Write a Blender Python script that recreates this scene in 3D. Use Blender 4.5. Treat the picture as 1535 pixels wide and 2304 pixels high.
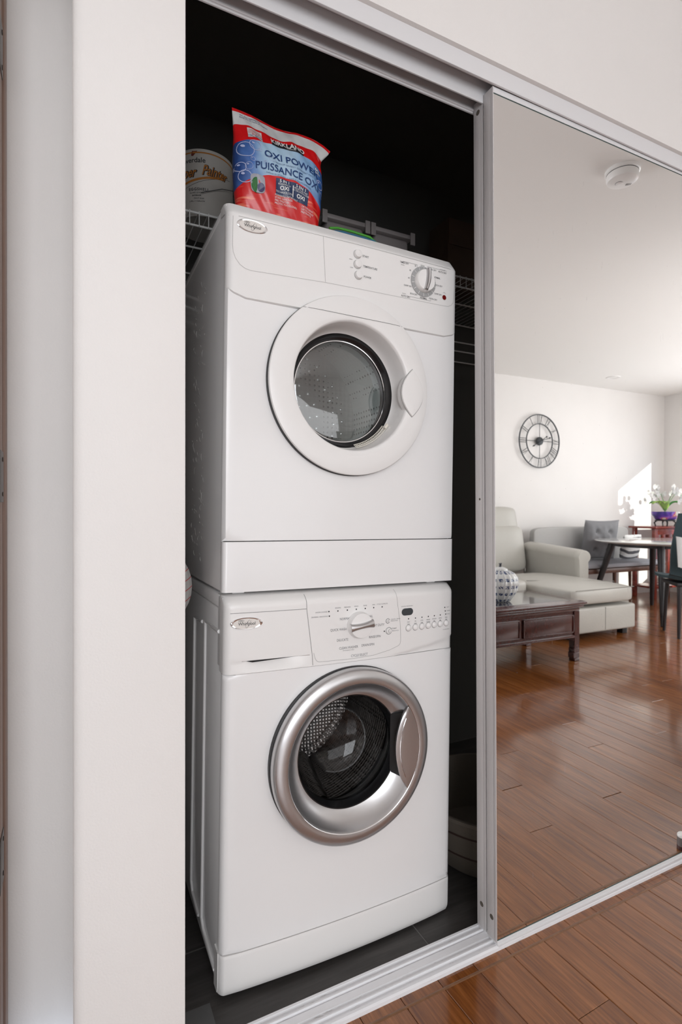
import bpy, bmesh, math, random
from mathutils import Vector, Matrix, Euler
random.seed(7)
PI = math.pi
S = bpy.context.scene
C = S.collection
for o in list(bpy.data.objects): bpy.data.objects.remove(o)

# ------------------------------------------------------------ camera
cam = bpy.data.cameras.new('camera'); co = bpy.data.objects.new('camera', cam); C.objects.link(co)
YAW, PITCH, ROLL, FPX = 0.46236, -0.0056, 0.0020, 1211.0
Fv = Vector((math.sin(YAW)*math.cos(PITCH), math.cos(YAW)*math.cos(PITCH), math.sin(PITCH)))
R0 = Vector((math.cos(YAW), -math.sin(YAW), 0)); U0 = R0.cross(Fv)
Rv = R0*math.cos(ROLL)+U0*math.sin(ROLL); Uv = -R0*math.sin(ROLL)+U0*math.cos(ROLL)
M = Matrix((Rv, Uv, -Fv)).transposed().to_4x4(); M.translation = (0, 0, 1.06)
co.matrix_world = M
cam.sensor_fit = 'VERTICAL'; cam.sensor_height = 36.0; cam.lens = FPX/2304*36.0
cam.clip_start = 0.02
cam.dof.use_dof = True; cam.dof.focus_distance = 1.35; cam.dof.aperture_fstop = 5.0
S.camera = co

# ------------------------------------------------------------ world, sun, window and fill light, exposure
S.view_settings.view_transform = 'Standard'; S.view_settings.look = 'None'
S.view_settings.gamma = 1.0; S.view_settings.use_curve_mapping = False
S.view_settings.exposure = -0.22
W = bpy.data.worlds.new('World'); S.world = W; W.use_nodes = True
bg = W.node_tree.nodes['Background']; bg.inputs[0].default_value = (.72, .82, 1, 1); bg.inputs[1].default_value = 1.6

def sun():
    l = bpy.data.lights.new('sun', 'SUN'); l.energy = 9.0; l.angle = math.radians(.55); l.color = (1, .95, .86)
    o = bpy.data.objects.new('sun', l); C.objects.link(o)
    o.rotation_euler = Vector((-1, -1.083, -.62)).to_track_quat('-Z', 'Y').to_euler()
sun()
def area(name, loc, d, sx, sy, e, col):
    l = bpy.data.lights.new(name, 'AREA'); l.shape = 'RECTANGLE'; l.size = sx; l.size_y = sy; l.energy = e; l.color = col
    o = bpy.data.objects.new(name, l); C.objects.link(o); o.location = loc
    o.rotation_euler = Vector(d).to_track_quat('-Z', 'Y').to_euler()
area('window_light_east', (6.66, -.35, 1.35), (-1, -.02, .22), 1.9, 1.9, 62, (.97, .98, 1))
area('window_light_north', (4.55, .90, 1.35), (0, -1, .12), 2.2, 1.8, 52, (.97, .985, 1))
area('fill_light_south', (1.25, -2.50, 1.35), (0, 1, .25), 2.1, 1.8, 20, (.95, .975, 1))  # added fill for the machine fronts, no window stands behind it
area('hall_fill_light', (-.50, -2.35, 1.35), (.18, 1, .08), 1.7, 1.9, 68, (.92, .955, 1))  # added fill to brighten the machines' left sides and the recess

# ------------------------------------------------------------ materials
MATS = {}
def mat(name, col, rough=.5, metal=0., spec=.5, bump=0., bscale=60., var=0., vscale=8., coat=0., stretch=(1,1,1), emit=None, trans=0., alpha=1.):
    if name in MATS: return MATS[name]
    m = bpy.data.materials.new(name); m.use_nodes = True; MATS[name] = m
    nt = m.node_tree; p = nt.nodes['Principled BSDF']
    p.inputs['Base Color'].default_value = (*col, 1); p.inputs['Roughness'].default_value = rough
    p.inputs['Metallic'].default_value = metal; p.inputs['Specular IOR Level'].default_value = spec
    p.inputs['Coat Weight'].default_value = coat; p.inputs['Coat Roughness'].default_value = .06
    if trans: p.inputs['Transmission Weight'].default_value = trans
    if alpha < 1: p.inputs['Alpha'].default_value = alpha
    if emit: p.inputs['Emission Color'].default_value = (*emit[:3], 1); p.inputs['Emission Strength'].default_value = emit[3]
    if bump or var:
        tc = nt.nodes.new('ShaderNodeTexCoord'); mp = nt.nodes.new('ShaderNodeMapping'); mp.inputs['Scale'].default_value = stretch
        nt.links.new(tc.outputs['Object'], mp.inputs[0])
        if bump:
            n = nt.nodes.new('ShaderNodeTexNoise'); n.inputs['Scale'].default_value = bscale; n.inputs['Detail'].default_value = 3
            b = nt.nodes.new('ShaderNodeBump'); b.inputs['Strength'].default_value = bump; b.inputs['Distance'].default_value = .002
            nt.links.new(mp.outputs[0], n.inputs['Vector']); nt.links.new(n.outputs['Fac'], b.inputs['Height']); nt.links.new(b.outputs[0], p.inputs['Normal'])
        if var:
            n = nt.nodes.new('ShaderNodeTexNoise'); n.inputs['Scale'].default_value = vscale; n.inputs['Detail'].default_value = 4
            r = nt.nodes.new('ShaderNodeMapRange'); r.inputs['To Min'].default_value = 1-var; r.inputs['To Max'].default_value = 1+var
            r.inputs['From Min'].default_value = .3; r.inputs['From Max'].default_value = .7
            x = nt.nodes.new('ShaderNodeVectorMath'); x.operation = 'SCALE'; x.inputs[0].default_value = col
            nt.links.new(mp.outputs[0], n.inputs['Vector']); nt.links.new(n.outputs['Fac'], r.inputs[0]); nt.links.new(r.outputs[0], x.inputs['Scale'])
            nt.links.new(x.outputs[0], p.inputs['Base Color'])
    return m

def node(nt, t, **k):
    n = nt.nodes.new(t)
    for a, v in k.items(): setattr(n, a, v)
    return n
def mth(nt, op, a, b=None, c=None):
    n = nt.nodes.new('ShaderNodeMath'); n.operation = op
    for i, v in enumerate((a, b, c)):
        if v is None: continue
        if isinstance(v, (int, float)): n.inputs[i].default_value = v
        else: nt.links.new(v, n.inputs[i])
    return n.outputs[0]
def mixc(nt, f, a, b):
    n = nt.nodes.new('ShaderNodeMix'); n.data_type = 'RGBA'
    for i, v in ((0, f), (6, a), (7, b)):
        if isinstance(v, (int, float)): n.inputs[i].default_value = v
        elif isinstance(v, tuple): n.inputs[i].default_value = (*v, 1)
        else: nt.links.new(v, n.inputs[i])
    return n.outputs[2]

def wood_mat(name, dark, mid, light, rough, grain=(14, 1.1, 6), coat=.0, per=True, bump=.08):
    m = bpy.data.materials.new(name); m.use_nodes = True; nt = m.node_tree; p = nt.nodes['Principled BSDF']
    tc = node(nt, 'ShaderNodeTexCoord'); oi = node(nt, 'ShaderNodeObjectInfo')
    mp = node(nt, 'ShaderNodeMapping'); mp.inputs['Scale'].default_value = grain
    off = node(nt, 'ShaderNodeVectorMath', operation='MULTIPLY_ADD')
    cb = node(nt, 'ShaderNodeCombineXYZ')
    for i in range(3): nt.links.new(oi.outputs['Random'], cb.inputs[i])
    nt.links.new(cb.outputs[0], off.inputs[0]); off.inputs[1].default_value = (31, 17, 9) if per else (0, 0, 0)
    nt.links.new(tc.outputs['Object'], off.inputs[2]); nt.links.new(off.outputs[0], mp.inputs[0])
    n1 = node(nt, 'ShaderNodeTexNoise'); n1.inputs['Scale'].default_value = 5; n1.inputs['Detail'].default_value = 6; n1.inputs['Roughness'].default_value = .65
    n2 = node(nt, 'ShaderNodeTexNoise'); n2.inputs['Scale'].default_value = 1.2; n2.inputs['Detail'].default_value = 2
    nt.links.new(mp.outputs[0], n1.inputs['Vector']); nt.links.new(mp.outputs[0], n2.inputs['Vector'])
    r = node(nt, 'ShaderNodeValToRGB'); e = r.color_ramp.elements
    e[0].position = .30; e[0].color = (*dark, 1); e[1].position = .74; e[1].color = (*light, 1)
    k = r.color_ramp.elements.new(.5); k.color = (*mid, 1)
    s = mth(nt, 'ADD', mth(nt, 'MULTIPLY', n1.outputs['Fac'], .65), mth(nt, 'MULTIPLY', n2.outputs['Fac'], .35))
    if per: s = mth(nt, 'ADD', s, mth(nt, 'MULTIPLY', mth(nt, 'SUBTRACT', oi.outputs['Random'], .5), .10))
    nt.links.new(s, r.inputs[0]); nt.links.new(r.outputs[0], p.inputs['Base Color'])
    b = node(nt, 'ShaderNodeBump'); b.inputs['Strength'].default_value = bump; b.inputs['Distance'].default_value = .001
    nt.links.new(n1.outputs['Fac'], b.inputs['Height']); nt.links.new(b.outputs[0], p.inputs['Normal'])
    p.inputs['Roughness'].default_value = rough; p.inputs['Coat Weight'].default_value = coat; p.inputs['Coat Roughness'].default_value = .12
    return m

WALL = mat('wall_paint', (.80, .775, .755), .62, bump=.25, bscale=260, var=.015, vscale=3)
CEIL = mat('ceiling_paint', (.87, .85, .825), .8, bump=.1, bscale=200)
CLOSET_SHADE = mat('closet_painted_shade', (.06, .06, .055), .9, bump=.2, bscale=200)  # shade of the unlit closet put into the wall colour
WHITE = mat('white_enamel', (.84, .83, .825), .27, coat=.25)
WHITE2 = mat('white_plastic', (.83, .815, .80), .33, coat=.1)
TRACKM = mat('white_painted_metal', (.72, .715, .725), .35)
STILEM = mat('satin_white_metal', (.60, .575, .57), .4, bump=.1, bscale=400)
SILVER = mat('silver_paint', (.60, .595, .60), .33, metal=.95)
CHROME = mat('chrome', (.85, .85, .86), .1, metal=1)
BLACK = mat('black_rubber', (.012, .012, .013), .45)
DARKM = mat('dark_slot', (.01, .01, .01), .8)
GREYP = mat('grey_print', (.07, .07, .075), .6)
LGREYP = mat('light_grey_print', (.17, .17, .18), .6)
SEAM = mat('seam_line', (.22, .215, .21), .7)
LSEAM = mat('pale_seam_line', (.42, .41, .40), .7)
CREAM = mat('badge_cream', (.74, .70, .66), .3)
INK = mat('black_ink', (.015, .015, .02), .5)
FLOORM = wood_mat('bamboo_plank', (.085, .022, .004), (.21, .067, .014), (.37, .140, .040), .40, grain=(34, 1.6, 8), coat=1.0)
FLOORM.node_tree.nodes['Principled BSDF'].inputs['Coat IOR'].default_value = 1.66; FLOORM.node_tree.nodes['Principled BSDF'].inputs['Specular IOR Level'].default_value = .10
TILEM = wood_mat('dark_wood_tile', (.026, .023, .021), (.044, .040, .038), (.078, .072, .067), .5, grain=(1.2, 16, 6))
ROSE = wood_mat('rosewood', (.034, .007, .006), (.055, .011, .009), (.085, .018, .014), .22, coat=.5, per=False)
WALNUT = wood_mat('walnut_wood', (.05, .02, .012), (.11, .045, .027), (.18, .08, .05), .4, per=False)
JAMBM = wood_mat('jamb_wood', (.26, .17, .13), (.31, .205, .16), (.35, .24, .19), .5, grain=(20, 20, .8), per=False, bump=.02)

def glass_mat(name, tint, refl, rough=0.0):
    m = bpy.data.materials.new(name); m.use_nodes = True; nt = m.node_tree
    for n in list(nt.nodes): nt.nodes.remove(n)
    out = node(nt, 'ShaderNodeOutputMaterial'); t = node(nt, 'ShaderNodeBsdfTransparent'); t.inputs[0].default_value = (*tint, 1)
    g = node(nt, 'ShaderNodeBsdfGlossy'); g.inputs['Roughness'].default_value = rough
    lw = node(nt, 'ShaderNodeLayerWeight'); f0 = ((refl-1)/(refl+1))**2
    mx = node(nt, 'ShaderNodeMixShader')
    nt.links.new(mth(nt, 'ADD', f0, mth(nt, 'MULTIPLY', mth(nt, 'POWER', lw.outputs['Facing'], 4.0), 1-f0)), mx.inputs[0]); nt.links.new(t.outputs[0], mx.inputs[1]); nt.links.new(g.outputs[0], mx.inputs[2]); nt.links.new(mx.outputs[0], out.inputs[0])
    return m
DGLASS = glass_mat('dryer_glass', (.84, .87, .86), 2.5, .03)
WGLASS = glass_mat('washer_glass', (.55, .54, .53), 1.5)
PANE = glass_mat('window_glass', (.96, .98, .98), 1.45)
def drum_mat(name, col, scale, strength, rough):
    m = bpy.data.materials.new(name); m.use_nodes = True; nt = m.node_tree; p = nt.nodes['Principled BSDF']
    p.inputs['Metallic'].default_value = .9; p.inputs['Roughness'].default_value = rough
    tc = node(nt, 'ShaderNodeTexCoord'); v = node(nt, 'ShaderNodeTexVoronoi'); v.inputs['Scale'].default_value = scale; v.inputs['Randomness'].default_value = .12
    nt.links.new(tc.outputs['Object'], v.inputs['Vector'])
    f = mth(nt, 'LESS_THAN', v.outputs['Distance'], .22)
    nt.links.new(mixc(nt, f, col, tuple(c*.12 for c in col)), p.inputs['Base Color'])
    b = node(nt, 'ShaderNodeBump'); b.inputs['Strength'].default_value = strength; b.inputs['Distance'].default_value = .003
    nt.links.new(v.outputs['Distance'], b.inputs['Height']); nt.links.new(b.outputs[0], p.inputs['Normal'])
    return m
WDRUM = drum_mat('steel_drum', (.42, .40, .39), 95, 1.0, .28)
DDRUM = drum_mat('zinc_drum', (.66, .67, .66), 60, .25, .45)

# ------------------------------------------------------------ mesh helpers
def finish(name, bm, m, parent=None, smooth=True, loc=None, label=None):
    me = bpy.data.meshes.new(name); bmesh.ops.recalc_face_normals(bm, faces=bm.faces) if smooth != 'raw' else None
    bm.to_mesh(me); bm.free()
    if smooth:
        me.shade_smooth()
        try: me.set_sharp_from_angle(angle=math.radians(38))
        except Exception: pass
    ms = m if isinstance(m, (list, tuple)) else [m]
    for k in ms: me.materials.append(k)
    o = bpy.data.objects.new(name, me); C.objects.link(o)
    if parent: o.parent = parent
    if loc: o.location = loc
    if label: o['label'] = label
    return o
def thing(name, label, cat, loc=(0, 0, 0), rot=(0, 0, 0), group=None, kind=None):
    o = bpy.data.objects.new(name, None); C.objects.link(o); o.location = loc; o.rotation_euler = rot; o.empty_display_size = .1
    return tag(o, label, cat, group, kind)
def tag(o, label=None, cat=None, group=None, kind=None):
    if label: o['label'] = label
    if cat: o['category'] = cat
    if group: o['group'] = group
    if kind: o['kind'] = kind
    return o
def box(bm, x0, x1, y0, y1, z0, z1, bev=0, seg=2, mi=0, mtx=None):
    r = bmesh.ops.create_cube(bm, size=1); vs = r['verts']
    for v in vs: v.co = Vector(((x0+x1)/2+v.co.x*(x1-x0), (y0+y1)/2+v.co.y*(y1-y0), (z0+z1)/2+v.co.z*(z1-z0)))
    fs = set(f for v in vs for f in v.link_faces)
    if bev:
        es = list({e for f in fs for e in f.edges})
        rr = bmesh.ops.bevel(bm, geom=es, offset=bev, segments=seg, profile=.5, affect='EDGES')
        vs = list({v for f in rr['faces'] for v in f.verts} | {v for v in vs if v.is_valid})
        fs = {f for v in vs for f in v.link_faces}
    for f in fs:
        if f.is_valid: f.material_index = mi
    if mtx: bmesh.ops.transform(bm, matrix=mtx, verts=[v for v in vs if v.is_valid])
    return vs
def boxo(name, dims, m, parent=None, bev=0, seg=2, label=None, loc=None, mtx=None):
    bm = bmesh.new(); box(bm, *dims, bev=bev, seg=seg, mtx=mtx); return finish(name, bm, m, parent, label=label, loc=loc)
def lathe(bm, prof, c=(0, 0, 0), axis='y', n=64, cap0=False, cap1=False, a0=0, a1=2*PI):
    """prof: (radius, along) ; axis y: circle in xz"""
    full = abs(a1-a0-2*PI) < 1e-6; rings = []
    for r, h in prof:
        ring = []
        for i in range(n if full else n+1):
            a = a0+(a1-a0)*i/n
            if axis == 'y': p = (c[0]+r*math.cos(a), c[1]+h, c[2]+r*math.sin(a))
            elif axis == 'x': p = (c[0]+h, c[1]+r*math.cos(a), c[2]+r*math.sin(a))
            else: p = (c[0]+r*math.cos(a), c[1]+r*math.sin(a), c[2]+h)
            ring.append(bm.verts.new(p))
        rings.append(ring)
    for a, b in zip(rings, rings[1:]):
        for i in range(len(a) if full else len(a)-1):
            j = (i+1) % len(a); bm.faces.new((a[i], a[j], b[j], b[i]))
    if cap0: bm.faces.new(rings[0][::-1])
    if cap1: bm.faces.new(rings[-1])
def latheo(name, prof, m, parent=None, c=(0, 0, 0), axis='y', n=64, cap0=False, cap1=False, label=None, loc=None):
    bm = bmesh.new(); lathe(bm, prof, c, axis, n, cap0, cap1); return finish(name, bm, m, parent, label=label, loc=loc)
def tube(bm, pts, r, n=8, closed=False, cap=True):
    pts = [Vector(p) for p in pts]; rings = []
    N = len(pts); up = None
    for i, p in enumerate(pts):
        a = pts[(i-1) % N] if (closed or i > 0) else p; b = pts[(i+1) % N] if (closed or i < N-1) else p
        t = (b-a).normalized()
        if up is None: up = Vector((0, 0, 1)) if abs(t.z) < .9 else Vector((1, 0, 0))
        s = t.cross(up); s = s.normalized() if s.length > 1e-6 else Vector((1, 0, 0)); u = s.cross(t).normalized(); up = u
        rr = r[i] if isinstance(r, (list, tuple)) else r
        rings.append([bm.verts.new(p+s*rr*math.cos(2*PI*k/n)+u*rr*math.sin(2*PI*k/n)) for k in range(n)])
    for i in range(N if closed else N-1):
        a, b = rings[i], rings[(i+1) % N]
        for k in range(n): bm.faces.new((a[k], a[(k+1) % n], b[(k+1) % n], b[k]))
    if cap and not closed: bm.faces.new(rings[0][::-1]); bm.faces.new(rings[-1])
def grid(bm, fn, us, vs, mi=0):
    g = [[bm.verts.new(fn(u, v)) for u in us] for v in vs]
    for a, b in zip(g, g[1:]):
        for i in range(len(us)-1):
            f = bm.faces.new((a[i], a[i+1], b[i+1], b[i])); f.material_index = mi
    return g
def lin(a, b, n): return [a+(b-a)*i/n for i in range(n+1)]
def edged(a, b, r, n, k=4):
    """samples from a to b, dense within r of both ends"""
    L = [a+r*(1-math.cos(PI/2*i/k)) for i in range(k+1)]; return L+lin(a+r, b-r, n)[1:-1]+[a+b-q for q in L[::-1]]
def heightsolid(name, x0, x1, z0, z1, surf, yb, m, parent, r=.012, nx=16, nz=8, label=None):
    """solid with front y=surf(x,z) and flat back y=yb"""
    bm = bmesh.new(); xs = edged(x0, x1, r, nx); zs = edged(z0, z1, r, nz)
    g = grid(bm, lambda x, z: Vector((x, surf(x, z), z)), xs, zs)
    h = [[bm.verts.new((v.co.x, yb, v.co.z)) for v in row] for row in (g[0], g[-1])]
    for row, b in ((g[0], h[0]), (g[-1], h[1])):
        for i in range(len(xs)-1): bm.faces.new((row[i], row[i+1], b[i+1], b[i]))
    for c in (0, -1):
        col = [row[c] for row in g]
        for i in range(len(col)-1):
            lo = h[0][c] if i == 0 else prev
            hi = h[1][c] if i == len(col)-2 else bm.verts.new((col[i+1].co.x, yb, col[i+1].co.z))
            bm.faces.new((col[i], col[i+1], hi, lo)); prev = hi
    return finish(name, bm, m, parent, label=label)
_tc = {}
def textmesh(s, size, align='CENTER', bold=0., shear=0., space=1.):
    key = (s, align, bold, shear, space)
    if key not in _tc:
        cu = bpy.data.curves.new('t', 'FONT'); cu.body = s; cu.size = 1; cu.align_x = align; cu.align_y = 'CENTER'
        cu.offset = bold; cu.shear = shear; cu.space_character = space; cu.resolution_u = 3
        o = bpy.data.objects.new('t', cu); C.objects.link(o)
        dg = bpy.context.evaluated_depsgraph_get(); me = bpy.data.meshes.new_from_object(o.evaluated_get(dg))
        _tc[key] = ([tuple(v.co) for v in me.vertices], [tuple(p.vertices) for p in me.polygons])
        bpy.data.objects.remove(o); bpy.data.meshes.remove(me); bpy.data.curves.remove(cu)
    vs, fs = _tc[key]
    return [(x*size, y*size) for x, y, z in vs], fs
def texts(name, items, fn, m, parent, label=None):
    """items: (string, x, z, size, align, kwargs); fn(x,z)->point on the surface"""
    bm = bmesh.new()
    for it in items:
        s, x, z, size = it[:4]; al = it[4] if len(it) > 4 else 'CENTER'; kw = dict(it[5]) if len(it) > 5 else {}
        rot = kw.pop('rot', 0); sx = kw.pop('sx', 1)
        vs, fs = textmesh(s, size, al, **kw); ca, sa = math.cos(rot), math.sin(rot)
        bv = [bm.verts.new(fn(x+sx*a*ca-b*sa, z+sx*a*sa+b*ca)) for a, b in vs]
        for f in fs:
            try: bm.faces.new([bv[i] for i in f])
            except ValueError: pass
    o = finish(name, bm, m, parent, smooth=False, label=label); o['kind'] = 'stuff'
    return o
def strip(bm, pts, w, fn, closed=False):
    """thin flat line along 2d points on surface fn"""
    P = [Vector(p) for p in pts]; N = len(P); L = []
    for i, p in enumerate(P):
        a = P[(i-1) % N] if (closed or i) else p; b = P[(i+1) % N] if (closed or i < N-1) else p
        t = (b-a).normalized(); n = Vector((-t.y, t.x))*w/2; L.append((p+n, p-n))
    V = [(bm.verts.new(fn(*a)), bm.verts.new(fn(*b))) for a, b in L]
    for i in range(N if closed else N-1):
        a, b = V[i], V[(i+1) % N]; bm.faces.new((a[0], b[0], b[1], a[1]))
def stripo(name, lines, w, fn, m, parent):
    bm = bmesh.new()
    for pts in lines: strip(bm, pts, w, fn)
    return finish(name, bm, m, parent, smooth=False)
def disc2(bm, x, z, rx, rz, fn, n=24):
    bm.faces.new([bm.verts.new(fn(x+rx*math.cos(2*PI*i/n), z+rz*math.sin(2*PI*i/n))) for i in range(n)])
def dense(pts, k=8):
    out = []
    for a, b in zip(pts, pts[1:]):
        for i in range(k): out.append((a[0]+(b[0]-a[0])*i/k, a[1]+(b[1]-a[1])*i/k))
    return out+[pts[-1]]
def arc(cx, cz, r, a0, a1, n=10): return [(cx+r*math.cos(math.radians(a0+(a1-a0)*i/n)), cz+r*math.sin(math.radians(a0+(a1-a0)*i/n))) for i in range(n+1)]
def struct(name, dims, m, label, bev=0, cat=None):
    o = boxo(name, dims, m, bev=bev); return tag(o, label, cat, kind='structure')

# ------------------------------------------------------------ room shell
A = math.radians(1.526)       # the living room is turned this much against the closet front
H = 2.54; YF = .969           # ceiling height, closet front wall plane
def roomframe(o): o.location = (0.6428, .98, 0); o.rotation_euler = (0, 0, A); return o
# walls as boxes
def rounded_stub():
    bm = bmesh.new(); R = .016
    pts = [(.177, 1.07), (.177, YF+.001), (.175, YF)]
    pts += [(R-R*math.sin(t), YF+R-R*math.cos(t)) for t in lin(0, PI/2, 8)]
    pts += [(0, 1.30), (.06, 1.30), (.06, 1.07)]
    lo = [bm.verts.new((x, y, -.05)) for x, y in pts]; hi = [bm.verts.new((x, y, H)) for x, y in pts]
    for i in range(len(pts)):
        j = (i+1) % len(pts); bm.faces.new((lo[i], lo[j], hi[j], hi[i]))
    bm.faces.new(lo[::-1]); bm.faces.new(hi)
    return finish('wall_front', bm, WALL)
tag(rounded_stub(), 'white wall end with a rounded corner left of the closet opening', kind='structure')
struct('wall_recess', (-.127, 0, 1.24, 1.34, -.05, H), WALL, 'narrow shaded strip of white wall beside the brown door jamb')
struct('wall_header', (.177, 7.6, YF, 1.07, 2.104, H), WALL, 'white wall above the sliding closet doors')
struct('wall_front_east', (2.72, 7.6, YF, 1.07, -.05, 2.104), WALL, 'white wall right of the closet')
struct('wall_closet_left', (0, .06, 1.30, 2.02, -.05, H), WALL, 'left side wall inside the closet')
struct('wall_closet_back', (.06, 2.72, 1.96, 2.06, -.05, H), CLOSET_SHADE, 'back wall of the closet with its shade in the colour')
struct('wall_closet_right', (2.66, 2.72, 1.07, 1.96, -.05, H), CLOSET_SHADE, 'right side wall inside the closet with its shade in the colour')
struct('ceiling_closet', (.06, 2.66, 1.07, 1.96, 2.47, H), CLOSET_SHADE, 'ceiling inside the closet with its shade in the colour')
struct('ceiling', (-2.2, 7.7, -3.0, 1.34, H, H+.06), CEIL, 'smooth white ceiling')
bm = bmesh.new()        # left wall with the doorway beside the camera
box(bm, -.227, -.127, -1.0, 1.13, 2.06, H); box(bm, -.227, -.127, 1.13, 1.34, -.05, H)
tag(finish('wall_left', bm, WALL), 'white left wall with the doorway', kind='structure')
# the far living room wall (seen in the mirror) and the window wall, in the turned frame
def inroom(name, dims, m, label):
    o = boxo(name, dims, m); roomframe(o); return tag(o, label, kind='structure')
inroom('wall_back', (-2.9, 6.4, -3.72, -3.60, -.05, H), WALL, 'white living room wall that carries the round clock')
bm = bmesh.new(); XW = 6.20   # in turned frame
WY0, WY1, WZ0, WZ1 = -3.35, -2.63, .35, 1.875
for d in ((XW, XW+.06, -3.72, WY0, 0, H), (XW, XW+.06, WY0, WY1, 0, WZ0), (XW, XW+.06, WY0, WY1, WZ1, H), (XW, XW+.06, WY1, .4, 0, H)): box(bm, *d)
o = finish('wall_right', bm, WALL, smooth=False); roomframe(o); tag(o, 'white living room wall with the sunny window', kind='structure')
bm = bmesh.new()
for d in ((XW+.02, XW+.05, WY0, WY0+.03, WZ0, WZ1), (XW+.02, XW+.05, WY1-.03, WY1, WZ0, WZ1), (XW+.02, XW+.05, WY0, WY1, WZ0, WZ0+.03), (XW+.02, XW+.05, WY0, WY1, WZ1-.03, WZ1)): box(bm, *d)
wo = finish('window_1', bm, WHITE2); roomframe(wo); tag(wo, 'white framed window letting the sun onto the far wall', kind='structure')
boxo('window_pane', (XW+.032, XW+.036, WY0+.03, WY1-.03, WZ0+.03, WZ1-.03), PANE, wo)
struct('wall_side_room', (-2.2, -2.1, -3.0, 1.34, -.05, H), WALL, 'white wall of the side room')
struct('wall_side_room_end', (-2.1, -.215, 1.24, 1.34, -.05, H), WALL, 'white end wall of the side room')
bb = boxo('baseboard_back', (-.5, 6.19, -3.60, -3.585, 0, .09), WHITE2); roomframe(bb); tag(bb, 'white baseboard below the clock wall', kind='structure')
# door jamb with hinges at the far left
bm = bmesh.new()
for i, (y0, y1, d) in enumerate(((1.10, 1.135, .006), (1.135, 1.175, .010), (1.175, 1.20, .006), (1.20, 1.236, .012))): box(bm, -.127, -.127+d, y0, y1, 0, 2.1, bev=.002)
jb = finish('door_3', bm, JAMBM); tag(jb, 'brown wooden door jamb with dark hinge plates at the left edge', kind='structure')
HM = mat('dark_bronze', (.05, .035, .025), .35, metal=.8, bump=.3, bscale=90)
for zc in (1.90, 1.118, .418):
    h = boxo('hinge', (-.1175, -.1155, 1.120, 1.178, zc-.047, zc+.047), HM, jb, bev=.001, label='dark bronze hinge plate')
    bm = bmesh.new()
    for dz in (-.032, .032): lathe(bm, [(.0001, .0015), (.004, .0012), (.0045, 0)], (-.1155, 1.165, zc+dz), 'x', 12)
    finish('screw', bm, HM, h)

# ------------------------------------------------------------ floors
def floor():
    base = boxo('floor', (-3.0, 7.3, -3.9, .2, -.04, -.0165), mat('subfloor', (.02, .012, .008), .9))
    roomframe(base); tag(base, 'glossy reddish brown bamboo plank floor', kind='structure')
    w = .0998; cache = {}
    def plank(L):
        L = round(L, 3)
        if L not in cache:
            bm = bmesh.new(); box(bm, .0006, w-.0006, -L+.0012, 0, -.016, 0)
            es = [e for e in bm.edges if all(v.co.z > -.001 for v in e.verts)]
            bmesh.ops.bevel(bm, geom=es, offset=.0012, segments=1, affect='EDGES')
            me = bpy.data.meshes.new('plank'); bm.to_mesh(me); bm.free(); me.materials.append(FLOORM); cache[L] = me
        return cache[L]
    rnd = random.Random(3); n = 0
    for k in range(-28, 68):
        x = w*k-.0077
        if x+.64 < -.14 and k % 2: continue
        yend = .012 - (x+w)*math.tan(A) if x >= 0 else .012-(x)*math.tan(A)
        ends = [yend]; y = yend - rnd.choice((.45, .9, 1.35, 1.7, .7, 1.1))
        fix = {10: -.80, 8: -.565, 7: -.322, 15: -.926, 14: -.691, 11: -.37, 18: -.662, 3: -.213}
        if k in fix: y = fix[k]
        elif 0 <= k < 20: y = rnd.uniform(-2.1, -1.15)
        while y > -3.60: ends.append(y); y -= 1.85
        ends.append(-3.60)
        for a, b in zip(ends, ends[1:]):
            if a-b < .01: continue
            o = bpy.data.objects.new('plank', plank(a-b)); C.objects.link(o); o.parent = base; o.location = (x, a, 0); n += 1
    return base
floor()
def closet_floor():
    base = struct('floor_closet', (.06, 2.66, 1.06, 1.96, -.03, -.0012), mat('grout', (.17, .165, .16), .9, bump=.3, bscale=300), 'dark wood look tile floor inside the closet')
    rows = [(1.06, 1.304), (1.307, 1.607), (1.610, 1.955)]; offs = [.775, .24, 1.1]
    for (y0, y1), s in zip(rows, offs):
        xs = [s+k*1.2 for k in range(-2, 4)]
        cuts = [.062]+[x for x in xs if .08 < x < 2.64]+[2.658]
        for a, b in zip(cuts, cuts[1:]):
            boxo('tile', (a+.0014, b-.0014, y0, y1, -.008, 0), TILEM, base, bev=.0008, seg=1)
closet_floor()
boxf = boxo('floor_side_room', (-2.1, -.127, -3.0, 1.24, -.03, .0005), WALNUT); tag(boxf, 'wooden floor of the side room', kind='structure')

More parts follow.
